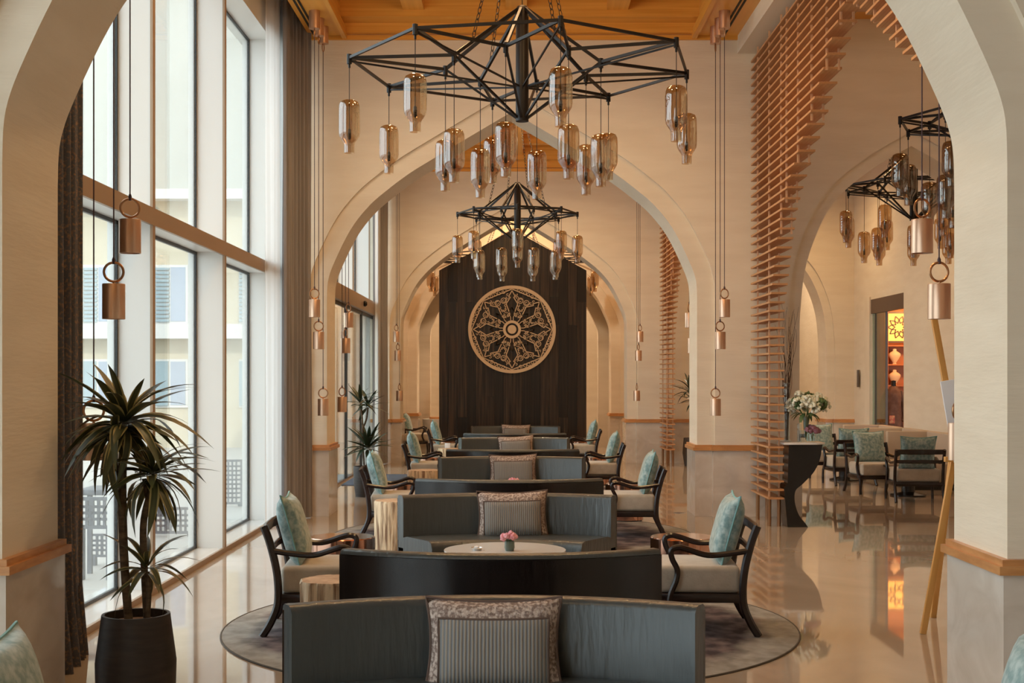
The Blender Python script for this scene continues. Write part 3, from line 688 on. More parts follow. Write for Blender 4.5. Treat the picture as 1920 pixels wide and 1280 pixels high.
MB().sweep([(-0.335, 0.318, 0.575), (-0.17, 0.332, 0.575), (0.17, 0.332, 0.575), (0.335, 0.318, 0.575)], rsec(0.024, 0.05), ref=(0, 0, 1)).obj('back_rail', 'chair_wood', ch)
B(-0.345, 0.345, -0.30, 0.29, 0.225, 0.285).obj('seat_frame', 'chair_wood', ch, bevel=0.008)
B(-0.312, 0.312, -0.325, 0.255, 0.285, 0.468).obj('seat_cushion', 'seat_fabric', ch, bevel=0.035, segs=4)
# turquoise cushion facing -Y
tcu = thing('armchair_cushion', 'x', 'cushion')
pm, ed = pillow(0.51, 0.51, 0.17, pinch=0.09); pm.obj('cover', 'turquoise', tcu, ang=80)
MB().tube(ed, 0.006, 6, ref=(0, 1, 0.01), closed=True).obj('piping', 'turquoise_piping', tcu)
first = [True]
def place_chair(x, y, rz, lab, cl, grp='dark armchairs beside the sofas', z=0.008, tilt=-0.27, roll=0.0):
    if first[0]: a, b_ = ch, tcu; a['group'] = grp; b_['group'] = 'turquoise cushions on armchairs'; first[0] = False
    else: a, b_ = dup(ch), dup(tcu)
    a['label'] = lab; a['group'] = grp; a.location = (x, y, z); a.rotation_euler = (0, 0, rz)
    R = Matrix.Rotation(rz, 4, 'Z'); p = R @ Vector((0, 0.195, 0.690))
    b_['label'] = cl; b_.location = (x+p.x, y+p.y, z+p.z)
    b_.rotation_euler = (R @ Matrix.Rotation(tilt, 4, 'X') @ Matrix.Rotation(roll, 4, 'Y')).to_euler()
    return a
GC = [9.28, 14.8, 20.2, 25.7]
GN = ['nearest', 'second nearest', 'third nearest', 'farthest']
for k, y in enumerate(GC):
    place_chair(-1.36, y, PI/2+0.06, 'dark armchair with beige seat on the window side of the %s round rug' % GN[k], 'turquoise cushion in the window-side armchair on the %s round rug' % GN[k], roll=0.03)
    place_chair(1.28, y, -PI/2-0.05, 'dark armchair with beige seat on the slatted-screen side of the %s round rug' % GN[k], 'pale turquoise cushion in the screen-side armchair on the %s round rug' % GN[k])
place_chair(-1.41, 4.17, PI/2, 'armchair just out of frame at bottom left, only its cushion showing', 'turquoise cushion corner at the bottom left edge of the picture', z=0.0)
place_chair(1.43, 4.12, -PI/2, 'armchair just out of frame at bottom right, only its cushion showing', 'pale cushion corner at the bottom right edge of the picture', z=0.0)
place_chair(-2.35, 31.0, PI/2, 'small distant armchair left of the dark panel past the back arch', 'cushion in the distant armchair left of the dark panel', z=0.0)
RG = 'armchairs in the right hall'
place_chair(5.70, 18.95, PI-0.05, 'right hall armchair seen from behind, nearest the easel', 'green cushion against the back of the right hall chair nearest the easel', RG, 0)
place_chair(5.48, 20.25, 0.12, 'right hall armchair facing the camera, second from the easel', 'green cushion on the camera-facing chair second from the easel', RG, 0)
place_chair(5.50, 21.9, PI+0.1, 'right hall armchair seen from behind, second from the flower console', 'green cushion in the turned-away chair second from the console', RG, 0)
place_chair(5.45, 23.5, 0.1, 'right hall armchair facing the camera, just right of the flower console', 'green cushion on the chair just right of the flower console', RG, 0)

# ================================================================== RUGS, TABLES
m, nt, b = new_mat('rug_weave'); N = nt.nodes; L = nt.links
tc = N.new('ShaderNodeTexCoord'); vl = N.new('ShaderNodeVectorMath'); vl.operation = 'LENGTH'
n1 = N.new('ShaderNodeTexNoise'); n1.inputs['Scale'].default_value = 1.6; n1.inputs['Detail'].default_value = 8
mp = N.new('ShaderNodeMapping'); mp.inputs['Scale'].default_value = (1, 0.8, 1)
n2 = N.new('ShaderNodeTexNoise'); n2.inputs['Scale'].default_value = 7; n2.inputs['Detail'].default_value = 8
ma = N.new('ShaderNodeMath'); ma.operation = 'MULTIPLY_ADD'; ma.inputs[1].default_value = 0.9
r1 = N.new('ShaderNodeValToRGB'); r1.color_ramp.elements[0].position = 0.86; r1.color_ramp.elements[1].position = 0.93
dv = N.new('ShaderNodeMath'); dv.operation = 'DIVIDE'; dv.inputs[1].default_value = 2.45
ra = N.new('ShaderNodeValToRGB'); ra.color_ramp.elements[0].color = (0.03, 0.017, 0.021, 1); ra.color_ramp.elements[1].color = (0.15, 0.11, 0.11, 1); ra.color_ramp.elements[0].position = 0.4; ra.color_ramp.elements[1].position = 0.68
rb = N.new('ShaderNodeValToRGB'); rb.color_ramp.elements[0].color = (0.20, 0.185, 0.165, 1); rb.color_ramp.elements[1].color = (0.33, 0.315, 0.29, 1); rb.color_ramp.elements[0].position = 0.35; rb.color_ramp.elements[1].position = 0.65
mx = N.new('ShaderNodeMix'); mx.data_type = 'RGBA'
L.new(tc.outputs['Object'], vl.inputs[0]); L.new(tc.outputs['Object'], n1.inputs['Vector']); L.new(tc.outputs['Object'], mp.inputs[0]); L.new(mp.outputs[0], n2.inputs['Vector'])
L.new(n1.outputs['Fac'], ma.inputs[0]); L.new(vl.outputs['Value'], ma.inputs[2]); L.new(ma.outputs[0], dv.inputs[0]); L.new(dv.outputs[0], r1.inputs[0])
L.new(n2.outputs['Fac'], ra.inputs[0]); L.new(n2.outputs['Fac'], rb.inputs[0])
L.new(r1.outputs[0], mx.inputs['Factor']); L.new(ra.outputs[0], mx.inputs[6]); L.new(rb.outputs[0], mx.inputs[7]); L.new(mx.outputs[2], b.inputs['Base Color'])
bp = N.new('ShaderNodeBump'); bp.inputs['Strength'].default_value = 0.2; L.new(n2.outputs['Fac'], bp.inputs['Height']); L.new(bp.outputs[0], b.inputs['Normal'])
b.inputs['Roughness'].default_value = 0.95
rug_me = MB().lathe([(0.0, 0.008), (2.0, 0.008), (2.0, 0.0), (0, 0)], 96).mesh('pile', 'rug_weave', ang=30)
bind_me = MB().tube([(2.005*math.cos(2*PI*k/96), 2.005*math.sin(2*PI*k/96), 0.005) for k in range(96)], 0.007, 6, closed=True).mesh('binding', 'rug_edge')
top_me = MB().lathe([(0.0, 0), (0.42, 0), (0.46, 0.014), (0.46, 0.024), (0, 0.024)], 48).mesh('table_top', 'table_white', ang=30)
bas_me = MB().lathe([(0.0, 0), (0.24, 0), (0.23, 0.02), (0.07, 0.05), (0.05, 0.2), (0.09, 0.425), (0, 0.425)], 24).mesh('pedestal', 'chair_wood', ang=40)
drum_me = MB().lathe([(0.0, 0.012), (0.20, 0.012), (0.20, 0.13), (0.245, 0.15), (0.265, 0.17), (0.265, 0.445), (0.258, 0.452), (0.0, 0.452)], 40).mesh('drum', 'copper', ang=30)
dft_me = MB().lathe([(0.0, 0.0), (0.19, 0), (0.19, 0.012), (0, 0.012)], 32).mesh('base_disc', 'black_metal')
def bouquet(label, loc, n, spread, petal, vm, vh, vr, r, grp=None, head=0.024):
    t = thing('flower_vase', label, 'flowers', loc, 0, grp)
    MB().lathe([(0, 0), (vr*0.8, 0), (vr, vh*0.35), (vr*0.93, vh), (vr*0.86, vh), (vr*0.85, 0.012), (0, 0.012)], 20).obj('vase', vm, t)
    for i in range(n):
        a = 2.4*i; q = spread*math.sqrt((i+0.5)/n); z = vh+r*(1-0.45*(q/spread)**2)+random.uniform(-0.2, 0.2)*r
        p = (q*math.cos(a), q*math.sin(a), z)
        MB().ico(p, head*random.uniform(0.85, 1.2), 2, 0.28).obj('bloom', petal, t, ang=10)
        if i % 2 == 0: MB().tube([(0, 0, 0.02), (p[0]*0.3, p[1]*0.3, vh), (p[0], p[1], p[2]-head*0.6)], 0.0028, 5).obj('stem', 'leaf_soft', t)
    return t
for k, yc in enumerate([9.37, 14.82, 20.27, 25.72]):
    t = thing('round_rug', 'round taupe and plum rug under the %s seating group' % GN[k], 'rug', (-0.04, yc, 0), 1.3*k, 'round rugs down the hall')
    link('pile', rug_me, t); link('binding', bind_me, t)
    xs = sx(yc)
    t = thing('coffee_table', 'round white topped coffee table of the %s seating group' % GN[k], 'table', (xs-0.0, yc+0.62, 0.008), 0, 'coffee tables between sofas')
    link('table_top', top_me, t, (0, 0, 0.425)); link('pedestal', bas_me, t)
    bouquet('small pink flowers in a green vase on the %s coffee table' % GN[k], (xs+[0.035, 0.03, 0.05, 0.05][k], yc+0.55, 0.457), 13, 0.058, 'petal_pink', 'vase_green', 0.075, 0.040, 0.05, 'pink posies on coffee tables', 0.02)
    t = thing('napkin_holder', 'small silver dish left of the posy on the %s coffee table' % GN[k], 'dish', (xs-0.21, yc+0.58, 0.457), 0, 'silver dishes on coffee tables')
    MB().lathe([(0, 0.0), (0.03, 0.0), (0.045, 0.022), (0.042, 0.022), (0.028, 0.004), (0, 0.004)], 16).obj('dish', 'silver', t)
    MB().ico((0, 0, 0.022), 0.024, 1, 0.2, (1, 1, 0.6)).obj('folded_napkin', 'board_white', t)
    for sd_, x in (('window side', -1.42), ('slatted-screen side', 1.36)):
        t = thing('copper_drum_table', 'polished copper drum side table on the %s of the %s group' % (sd_, GN[k]), 'side table', (x, yc+1.43, 0.008), 0, 'copper drum tables')
        link('drum', drum_me, t); link('base_disc', dft_me, t)
SL = ['before the nearest window-side armchair', 'left of the second facing sofa', 'left of the third facing sofa', 'left of the fourth facing sofa']
for k, (x, y, r, h, lt) in enumerate([(-1.175, 8.46, 0.205, 0.47, 0), (-1.225, 13.4, 0.215, 0.52, 1), (-1.255, 18.1, 0.225, 0.50, 0), (-1.18, 23.7, 0.215, 0.50, 0)]):
    random.seed(40+k); ph = [random.uniform(0, 6) for _ in range(6)]
    ft = 0.25 if lt else 1.0
    jf = lambda a, z: 1+ft*(0.035*math.sin(3*a+ph[0])+0.03*math.sin(7*a+ph[1]+z*1.5)+0.026*math.sin(17*a+ph[2]+3*z)+0.022*math.sin(27*a+ph[3]+z))-(0.02*math.cos(z*7))
    t = thing('tree_stump_table', 'rough tree stump side table '+SL[k], 'side table', (x, y, 0), 0, 'tree stump tables')
    MB().lathe([(r*1.0, 0), (r*1.01, 0.05), (r*0.99, h*0.35), (r*0.98, h*0.7), (r*0.985, h-0.025), (r*0.95, h-0.004)], 56, cap=False, jit=jf).obj('bark', 'stump_bark', t, ang=60)
    MB().lathe([(0, h), (r*0.6, h), (r*0.95, h-0.004)], 56, cap=False, jit=jf).obj('top_face', 'stump_top', t)
random.seed(11)
tag(B(-0.05, 0.05, -0.03, 0.03, 0, 0.09).obj('tissue_box', 'board_white', None, (-1.23, 23.7, 0.50), bevel=0.006), 'small white box standing on the farthest tree stump table', 'box')
tag(B(-0.46, 0.46, -1.2, 1.2, 0, 0.012).obj('door_mat', 'mat_blue', None, (-2.40, 22.8, 0), bevel=0.004), 'blue door mat inside the sliding glass doors on the left', 'door mat')
t = thing('drum_pedestal', 'cream drum pedestal with wooden lid left of the dark panel', 'pedestal', (-1.93, 33.12, 0))
MB().lathe([(0, 0), (0.33, 0), (0.42, 0.70), (0.42, 0.735), (0, 0.735)], 32).obj('drum', 'ext_white', t, ang=30)
MB().lathe([(0, 0.735), (0.25, 0.735), (0.25, 0.785), (0, 0.785)], 32).obj('lid', 'rail_wood', t, ang=30)

# ================================================================== CURTAINS
def curtain(name, label, m_, path, z0, z1, amp, waves, nz=14, gather=0.0, kind='curtain'):
    n = 150; pts = spl([(x, y) for x, y in path], max(2, n//(len(path)-1)))
    vs = []; fs = []; N_ = len(pts); ph = random.uniform(0, 6)
    for j in range(nz+1):
        f = j/nz; z = z0+(z1-z0)*f
        for i, (x, y) in enumerate(pts):
            a, c = pts[max(i-1, 0)], pts[min(i+1, N_-1)]; tx, ty = c[0]-a[0], c[1]-a[1]; l = math.hypot(tx, ty) or 1
            w_ = amp*(1-0.35*f)*math.sin(2*PI*waves*i/N_+ph+0.5*math.sin(f*3+i*0.05))+0.4*amp*math.sin(2*PI*waves*2.3*i/N_+f*2)
            g = gather*max(0, 1-f*12)
            vs.append((x-ty/l*w_+g*0.10*math.sin(i*0.9), y+tx/l*w_, z))
    for j in range(nz):
        for i in range(N_-1): fs.append((j*N_+i, j*N_+i+1, (j+1)*N_+i+1, (j+1)*N_+i))
    o = MB().add(vs, fs).obj(name, m_, None, ang=80)
    return tag(o, label, 'curtain')
curtain('curtain', 'dark patterned drape beside the left front pier', 'drape_pattern', [(-2.80, 7.15), (-2.72, 7.6), (-2.74, 8.1), (-2.80, 8.45)], 0.0, 6.4, 0.035, 7, gather=0.6)
curtain('curtain', 'grey drape at the left pier of the middle arch', 'drape_grey', [(-2.80, 15.9), (-2.75, 16.15), (-2.68, 16.4), (-2.58, 16.66)], 0.01, 6.4, 0.035, 7)
curtain('sheer_curtain', 'pale sheer curtain edge beside the grey drape before the middle arch', 'sheer', [(-2.89, 15.25), (-2.86, 15.7), (-2.85, 16.2)], 0.01, 6.4, 0.02, 3)
curtain('curtain', 'grey drape by the sliding door near the back arch', 'drape_grey', [(-2.84, 26.3), (-2.80, 26.7), (-2.72, 27.0), (-2.66, 27.33)], 0.01, 6.4, 0.035, 6)
curtain('sheer_curtain', 'pale sheer curtain at the sliding door near the back arch', 'sheer', [(-2.76, 25.9), (-2.76, 26.3), (-2.74, 26.6)], 0.01, 6.4, 0.02, 4)
curtain('curtain', 'grey drape just past the left pier of the middle arch', 'drape_grey', [(-2.56, 17.72), (-2.75, 18.0), (-2.8, 18.4)], 0.01, 6.4, 0.035, 5)

# ================================================================== PLANTS
def leaf_mesh(L_, w_, droop, m_):
    vs = []; fs = []; n = 7
    for i in range(n+1):
        t = i/n; ww = w_*(0.35+0.65*math.sin(min(t*1.9, 1)*PI/2))*(1-t**3.2)+0.0008
        x = L_*(t-droop*0.28*t*t); z = L_*(-droop*t*t*0.75)
        vs += [(x, -ww/2, z+0.12*ww), (x, 0, z), (x, ww/2, z+0.12*ww)]
    for i in range(n): fs += [(i*3, i*3+1, i*3+4, i*3+3), (i*3+1, i*3+2, i*3+5, i*3+4)]
    return MB().add(vs, fs).mesh('leaf', m_, ang=80)
def leaves(parent, c, n, L_, lo, hi, meshes, tilt0=0.0):
    for i in range(n):
        f = i/n; el = hi+(lo-hi)*f+random.uniform(-0.15, 0.15); az = i*2.4+random.uniform(-0.25, 0.25)
        sc = L_*random.uniform(0.8, 1.12)*(0.72+0.28*min(1, (1-abs(f-0.5))*1.4))
        o = link('leaf', random.choice(meshes), parent, (c[0]+0.015*math.cos(az), c[1]+0.015*math.sin(az), c[2]+0.07*(1-f)-0.03), (random.uniform(-0.35, 0.35), -el, az), (sc, sc, sc))
LV = [leaf_mesh(1.0, 0.155, d, 'leaf_var') for d in (0.3, 0.65, 1.0)]
LD = [leaf_mesh(1.0, 0.16, d, 'leaf_dark') for d in (0.15, 0.4, 0.7)]
def pot(t, r0, r1, r2, h, m_='pot_black'):
    MB().lathe([(0, 0), (r0, 0), (r1, h*0.45), (r2, h*0.93), (r2*0.98, h), (r2*0.89, h), (r2*0.87, h*0.88), (0, h*0.88)], 40).obj('pot', m_, t, ang=40)
    MB().lathe([(0, h*0.93), (r2*0.5, h*0.925), (r2*0.88, h*0.90)], 24).obj('soil', 'soil', t)
random.seed(5)
t = thing('potted_dracaena', 'large striped-leaf dracaena in a dark pot by the front left pier', 'potted plant', (-2.07, 7.2, 0))
pot(t, 0.21, 0.215, 0.185, 0.47)
for pts, r in (([(-0.03, -0.03, 0.42), (-0.06, -0.02, 0.8), (-0.075, 0, 1.2), (-0.06, 0, 1.46)], 0.023), ([(0.055, 0.02, 0.42), (0.04, 0.02, 0.7), (0.035, 0.03, 0.98), (0.10, 0.02, 1.2)], 0.019),
               ([(0.035, 0.03, 0.98), (0.05, 0.04, 1.08), (0.03, 0.05, 1.2)], 0.012), ([(0.06, 0.0, 0.42), (0.075, -0.02, 0.6), (0.065, -0.02, 0.7)], 0.015),
               ([(-0.075, 0, 1.15), (-0.13, 0.01, 1.35), (-0.16, 0.02, 1.45)], 0.010)):
    MB().tube(spl(pts, 6), r, 10, ref=(1, 0, 0)).obj('trunk', 'trunk', t)
leaves(t, (-0.06, 0, 1.50), 60, 0.42, -0.55, 1.15, LV)
leaves(t, (-0.13, 0.05, 1.42), 18, 0.34, -0.7, 0.6, LV)
leaves(t, (0.09, 0.02, 1.22), 40, 0.36, -0.75, 1.2, LV)
leaves(t, (0.03, 0.05, 1.20), 14, 0.28, -0.6, 0.9, LV)
leaves(t, (0.065, -0.02, 0.71), 22, 0.29, -0.45, 1.25, LV)
t = thing('potted_dracaena', 'dark green potted dracaena by the sliding doors past the middle arch', 'potted plant', (-2.25, 19.6, 0))
pot(t, 0.13, 0.16, 0.165, 0.45)
for pts in ([(0.0, 0, 0.4), (-0.02, 0, 0.7), (-0.03, 0, 1.1), (-0.06, 0, 1.36)], [(-0.03, 0, 1.0), (0.03, 0, 1.15), (0.05, 0, 1.32)], [(0.03, 0, 0.4), (0.06, 0, 0.62)]):
    MB().tube(spl(pts, 6), 0.014, 8, ref=(1, 0, 0)).obj('trunk', 'trunk', t)
leaves(t, (-0.06, 0, 1.38), 17, 0.36, -0.3, 1.35, LD); leaves(t, (0.05, 0, 1.34), 15, 0.36, -0.35, 1.1, LD)
leaves(t, (0.05, 0, 0.72), 38, 0.42, -0.2, 1.35, LD); leaves(t, (0.0, 0, 0.9), 6, 0.15, -0.3, 0.9, LD)
t = thing('potted_dracaena', 'dark potted dracaena beyond the right pier of the middle arch', 'potted plant', (3.52, 26.5, 0))
pot(t, 0.15, 0.19, 0.17, 0.56, 'sensor_grey')
for pts in ([(-0.03, 0, 0.5), (-0.04, 0, 0.9), (-0.03, 0, 1.45)], [(0.05, 0, 0.5), (0.06, 0, 0.9), (0.04, 0, 1.3)]):
    MB().tube(spl(pts, 6), 0.016, 8, ref=(1, 0, 0)).obj('trunk', 'trunk', t)
leaves(t, (-0.03, 0, 1.48), 30, 0.42, -0.3, 1.4, LD); leaves(t, (0.04, 0, 1.30), 22, 0.36, -0.5, 1.1, LD)

# ================================================================== CONSOLE WITH FLOWERS
t = thing('console_table', 'black sculptural console table with a scooped side by the slatted screen', 'console table', (3.17, 15.55, 0))
R_ = spl([(0.43, 0.97), (0.40, 0.80), (0.33, 0.65), (0.20, 0.51), (0.115, 0.43), (0.105, 0.30), (0.15, 0.15), (0.23, 0.045), (0.26, 0.0)], 5)
L_ = [(0.02, 0.0), (0.0, 0.20), (-0.02, 0.46), (0.02, 0.52), (0.035, 0.97)]
MB().prism(R_+L_, 0.0, 0.32).obj('body', 'dark_wood', t, ang=30)
MB().prism([(-0.03, -0.04), (0.36, -0.04), (0.47, 0.05), (0.47, 0.32), (0.36, 0.38), (-0.03, 0.38)], 0.97, 0.995, 'Z').obj('top', 'table_white', t, bevel=0.005)
t = thing('branch_vase', 'tall glass vase of curly willow twigs on the console', 'vase', (3.215, 15.72, 0.995))
MB().lathe([(0, 0), (0.036, 0), (0.036, 0.70), (0.033, 0.70), (0.033, 0.01), (0, 0.01)], 18).obj('glass', 'clear_glass', t)
for i in range(20):
    a = random.uniform(0, 2*PI); sp_ = random.uniform(0.02, 0.15); h = random.uniform(1.1, 1.62); p1, p2 = random.uniform(0, 6), random.uniform(0, 6)
    pts = [((0.012+sp_*(k/14)**1.6)*math.cos(a)+0.018*(k/14)*math.sin(k*1.25+p1), (0.012+sp_*(k/14)**1.6)*math.sin(a)+0.018*(k/14)*math.cos(k*1.1+p2), 0.02+h*k/14) for k in range(15)]
    MB().tube(pts, 0.0042, 4, ref=(1, 0.2, 0), scales=[1-0.65*k/14 for k in range(15)]).obj('twig', 'twig', t)
t = thing('candle_holder', 'cream pillar candle in a tall glass holder behind the slats', 'candle', (3.26, 15.86, 0.995))
MB().lathe([(0, 0), (0.04, 0), (0.04, 0.012), (0.008, 0.03), (0.008, 0.28), (0.03, 0.3), (0, 0.3)], 16).obj('holder', 'clear_glass', t)
MB().lathe([(0, 0.3), (0.017, 0.3), (0.017, 0.70), (0, 0.70)], 16).obj('candle', 'candle', t, ang=30)
bouquet_t = thing('hydrangea_vase', 'white hydrangea bouquet in a clear glass vase on the console', 'flowers', (3.42, 15.62, 0.995))
MB().lathe([(0, 0), (0.035, 0), (0.035, 0.30), (0.032, 0.30), (0.032, 0.01), (0, 0.01)], 18).obj('vase', 'clear_glass', bouquet_t)
for i in range(24):
    a = 2.4*i; q = 0.225*math.sqrt((i+0.3)/24); p = (q*math.cos(a)+0.02, q*math.sin(a)*0.7, 0.52-0.9*q*q*2.2+random.uniform(-0.03, 0.04))
    m_ = MB()
    for j in range(26):
        d = Vector((random.gauss(0, 1), random.gauss(0, 1), random.gauss(0.3, 1))).normalized()*0.058
        m_.ico((p[0]+d.x, p[1]+d.y, p[2]+d.z), random.uniform(0.017, 0.026), 1, 0.3)
    m_.obj('flower_head', 'petal_white' if i % 6 else 'leaf_soft', bouquet_t, ang=10)
    MB().tube([(0, 0, 0.03), (p[0]*0.2, p[1]*0.2, 0.3), (p[0], p[1], p[2]-0.03)], 0.004, 5, ref=(1, 0.1, 0)).obj('stem', 'leaf_soft', bouquet_t)
lf = leaf_mesh(1.0, 0.3, 0.6, 'leaf_soft')
for i in range(16):
    a = i*0.8; link('leaf', lf, bouquet_t, (0.05*math.cos(a), 0.05*math.sin(a), 0.34), (0, random.uniform(-0.3, 0.4), a), (0.16, 0.16, 0.16))
bouquet('plum flowers in a low glass vase at the front of the console', (3.49, 15.60, 0.995), 14, 0.085, 'petal_purple', 'clear_glass', 0.10, 0.045, 0.07, None, 0.03)
for i, (x, y) in enumerate([(3.335, 15.585), (3.37, 15.66)]):
    t = thing('glass_cylinder', ['empty glass cylinder left of the hydrangea vase on the console', 'shorter glass cylinder behind the hydrangea stems on the console'][i], 'vase', (x, y, 0.995))
    MB().lathe([(0, 0), (0.026, 0), (0.026, 0.22-0.08*i), (0.024, 0.22-0.08*i), (0.024, 0.008), (0, 0.008)], 16).obj('glass', 'clear_glass', t)

# ================================================================== RIGHT HALL
for i, (x, y) in enumerate([(5.85, 19.75), (5.65, 22.75)]):
    t = thing('dining_table', ['dark pedestal table between the two right hall chairs nearest the easel', 'dark pedestal table between the two right hall chairs nearest the console'][i], 'table', (x, y, 0))
    MB().lathe([(0, 0), (0.26, 0), (0.26, 0.02), (0.10, 0.06), (0.10, 0.40), (0.14, 0.43), (0, 0.43)], 24).obj('pedestal', 'dark_wood', t, ang=40)
    MB().lathe([(0, 0.43), (0.36, 0.43), (0.36, 0.455), (0, 0.455)], 32).obj('table_top', 'dark_wood', t, ang=40)
bouquet('little pink posy on the right hall table by the easel', (5.85, 19.75, 0.455), 10, 0.05, 'petal_pink', 'vase_green', 0.07, 0.035, 0.045, None, 0.02)
for i, (y, x) in enumerate([(21.3, 6.5), (22.7, 6.5), (24.2, 6.5)]):
    t = thing('banquette', ['tan banquette bench along the right wall nearest the easel', 'tan banquette bench along the right wall, middle one', 'tan banquette bench along the right wall below the shop door'][i], 'bench', (x, y, 0))
    B(-0.38, 0.38, -0.62, 0.62, 0.08, 0.42).obj('seat', 'banquette', t, bevel=0.03)
    B(-0.38, 0.38, 0.50, 0.62, 0.42, 0.88).obj('side_back', 'banquette', t, bevel=0.02)
    B(0.26, 0.40, -0.62, 0.50, 0.42, 0.88).obj('backrest', 'banquette', t, bevel=0.02)
    B(-0.34, 0.34, -0.58, 0.58, 0, 0.08).obj('plinth', 'dark_wood', t, smooth=False)
piece_o = tag(B(-0.015, 0.0, -0.07, 0.07, 1.57, 1.92).obj('wall_sconce_plate', 'sensor_grey', None, (6.97, 26.95, 0), bevel=0.003), 'small dark grey plate on the wall left of the shop door', 'wall plate')
# shop seen through the tall doorway
d2 = struct(B(7.0, 7.08, 23.9, 26.1, 3.02, 3.3).obj('door_2', 'header_bronze', smooth=False))
for y in (25.9, 25.15):
    f = MB(); f.box(7.02, 7.06, y-0.02, y+0.02, 0, 3.02); f.obj('stile', 'sensor_grey', d2, smooth=False)
piece('pane', 'green_glass', 7.034, 7.046, 25.17, 26.1, 0.0, 3.02, d2)
struct(B(7.08, 12, 28.2, 28.4, 0, 4).obj('wall_shop_back', 'shop_wood', smooth=False))
struct(B(12, 12.2, 20, 28.4, 0, 4).obj('wall_shop_side', 'shop_wood', smooth=False))
struct(B(7.08, 12.2, 20, 28.4, 3.55, 3.7).obj('ceiling_shop', 'shop_wood', smooth=False))
ld = bpy.data.lights.new('shop_lamp', 'POINT'); ld.energy = 90; ld.color = (1, 0.55, 0.20); ld.shadow_soft_size = 0.15
lo = bpy.data.objects.new('shop_lamp', ld); col.objects.link(lo); lo.location = (8.6, 26.6, 3.2)
t = thing('display_cabinet', 'orange lit shop cabinet with a star lattice light panel', 'cabinet', (8.2, 27.9, 0))
for x in (-0.42, 0.62): B(x-0.04, x+0.04, -0.1, 0.28, 0, 3.3).obj('side_post', 'shop_wood', t, smooth=False)
B(-0.42, 0.62, 0.20, 0.28, 0, 2.45).obj('back_board', 'shop_wood', t, smooth=False)
for z in (1.10, 1.58, 2.02, 2.42): B(-0.38, 0.58, -0.08, 0.22, z, z+0.03).obj('shelf', 'shop_wood', t, smooth=False)
gp = B(-0.38, 0.58, 0.10, 0.13, 2.52, 3.14).obj('light_panel', 'amber_light', t, smooth=False)
lt = MB()
for cx, cz in ((-0.10, 2.83), (0.30, 2.83)):
    for k in range(10):
        a = 2*PI*k/10; a2 = a+2*PI/20
        P0 = (cx+0.085*math.cos(a), 0.08, cz+0.085*math.sin(a)); P1 = (cx+0.16*math.cos(a2), 0.08, cz+0.16*math.sin(a2)); P2 = (cx+0.24*math.cos(a), 0.08, cz+0.24*math.sin(a))
        P3 = (cx+0.085*math.cos(a+2*PI/10), 0.08, cz+0.085*math.sin(a+2*PI/10))
        for u, v_ in ((P0, P1), (P1, P3), (P1, P2), (P2, (cx+0.16*math.cos(a-2*PI/20), 0.08, cz+0.16*math.sin(a-2*PI/20)))): lt.bar(u, v_, 0.02, 0.02, ref=(0, 1, 0))
for z in (2.52, 3.14): lt.bar((-0.38, 0.08, z), (0.58, 0.08, z), 0.04, 0.03, ref=(0, 1, 0))
lt.obj('star_lattice', 'header_bronze', gp, smooth=False)
for i, z in enumerate((2.05, 1.61)):
    t = thing('necklace_bust', ['upper cream necklace bust on the shop shelf', 'lower cream necklace bust on the shop shelf'][i], 'bust', (7.98+0.0, 27.9, z))
    MB().lathe([(0, 0), (0.05, 0), (0.03, 0.015), (0.05, 0.05), (0.10, 0.12), (0.13, 0.18), (0.125, 0.22), (0.08, 0.255), (0.042, 0.275), (0.036, 0.32), (0, 0.325)], 20).obj('bust', 'shop_bust', t, (0, 0, 0), ang=60).scale = (1, 0.55, 1)
    MB().tube([(0.055*math.cos(2*PI*k/20), 0.03*math.sin(2*PI*k/20), 0.272+0.03*math.sin(2*PI*k/20)) for k in range(20)], 0.005, 5, closed=True).obj('necklace', 'copper', t)
t = thing('mannequin', 'headless mannequin wearing a dark brown coat in the shop doorway', 'mannequin', (7.63, 26.75, 0))
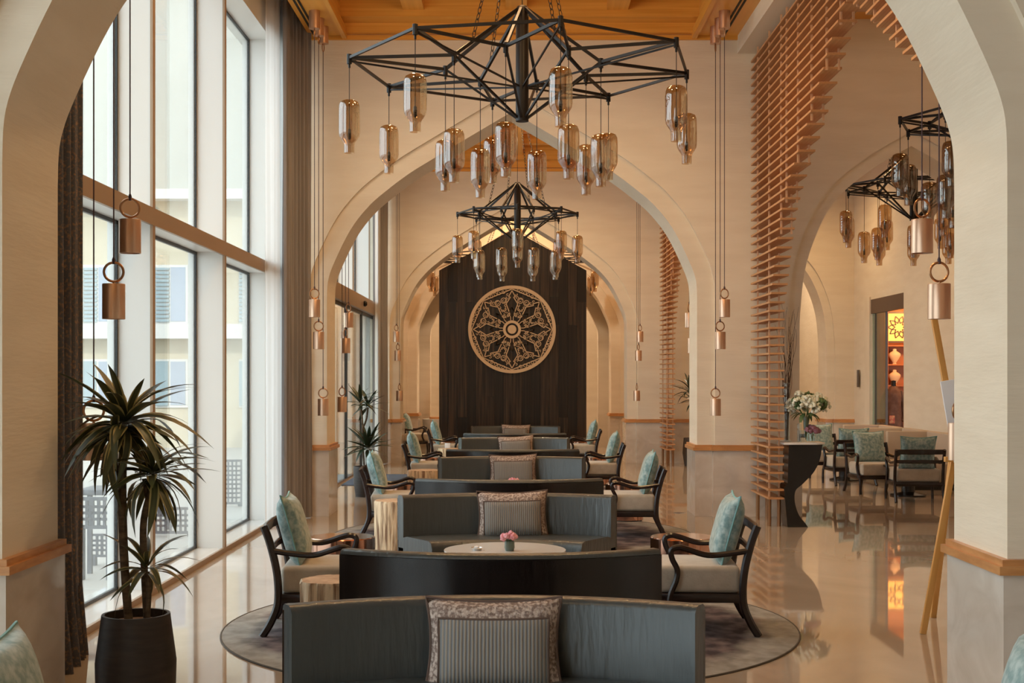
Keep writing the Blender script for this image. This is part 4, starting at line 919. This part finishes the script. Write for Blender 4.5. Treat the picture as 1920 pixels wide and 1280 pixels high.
MB().lathe([(0.20, 0.55), (0.19, 0.8), (0.17, 1.05), (0.155, 1.2), (0.17, 1.38), (0.155, 1.48), (0.09, 1.56), (0.055, 1.60)], 24, cap=False, jit=lambda a, z: 1+0.03*math.sin(6*a+2*z)-0.25*abs(math.sin(a))).obj('coat', 'coat', t, ang=70)
for s in (-1, 1): MB().tube(spl([(s*0.13, 0, 1.49), (s*0.20, 0, 1.30), (s*0.22, -0.02, 1.05), (s*0.19, -0.06, 0.88)], 5), 0.06, 12, ref=(0, 1, 0), scales=None).obj('sleeve', 'coat', t)
MB().lathe([(0.05, 1.56), (0.045, 1.68), (0.05, 1.70), (0, 1.71)], 16).obj('neck', 'black_metal', t)
B(-0.13, -0.02, -0.165, -0.14, 0.84, 1.0).obj('embroidered_pocket', 'coat_patch', t, bevel=0.008)
MB().lathe([(0.16, 0), (0.16, 0.02), (0.015, 0.03), (0.015, 0.6), (0, 0.6)], 16).obj('stand', 'black_metal', t)

# easel behind the right front pier
t = thing('easel', 'golden wooden easel with crossing legs behind the right front pier', 'easel', (0, 9.06, 0))
MB().bar((2.785, 0, 0), (3.17, 0, 2.16), 0.042, 0.03, ref=(0, 1, 0)).obj('leg', 'easel_wood', t, bevel=0.004)
MB().bar((3.26, 0.032, 0), (2.872, 0.032, 2.16), 0.042, 0.03, ref=(0, 1, 0)).obj('leg', 'easel_wood', t, bevel=0.004)
MB().bar((3.05, 0.62, 0), (3.03, 0.05, 1.45), 0.042, 0.03, ref=(0, 1, 0)).obj('rear_leg', 'easel_wood', t, bevel=0.004)
B(2.92, 3.32, -0.06, -0.02, 1.18, 1.215).obj('ledge', 'easel_wood', t, bevel=0.003)
bo = MB().prism([(-0.26, 0), (0.26, 0), (0.26, 0.56), (-0.26, 0.56)], -0.008, 0.008).obj('display_board', 'board_white', None, (3.235, 9.0, 1.217), (-0.03, -0.16, 0), bevel=0.003)
tag(bo, 'white display board resting on the wooden easel', 'sign board')

t = thing('floor_outlet', 'small brass floor outlet plate in the opening of the middle arch', 'floor outlet', (2.12, 17.2, 0), 0.785)
B(-0.06, 0.06, -0.06, 0.06, 0, 0.004).obj('plate', 'silver', t, smooth=False)
B(-0.045, 0.045, -0.045, 0.045, 0.004, 0.006).obj('lid', 'sensor_grey', t, smooth=False)
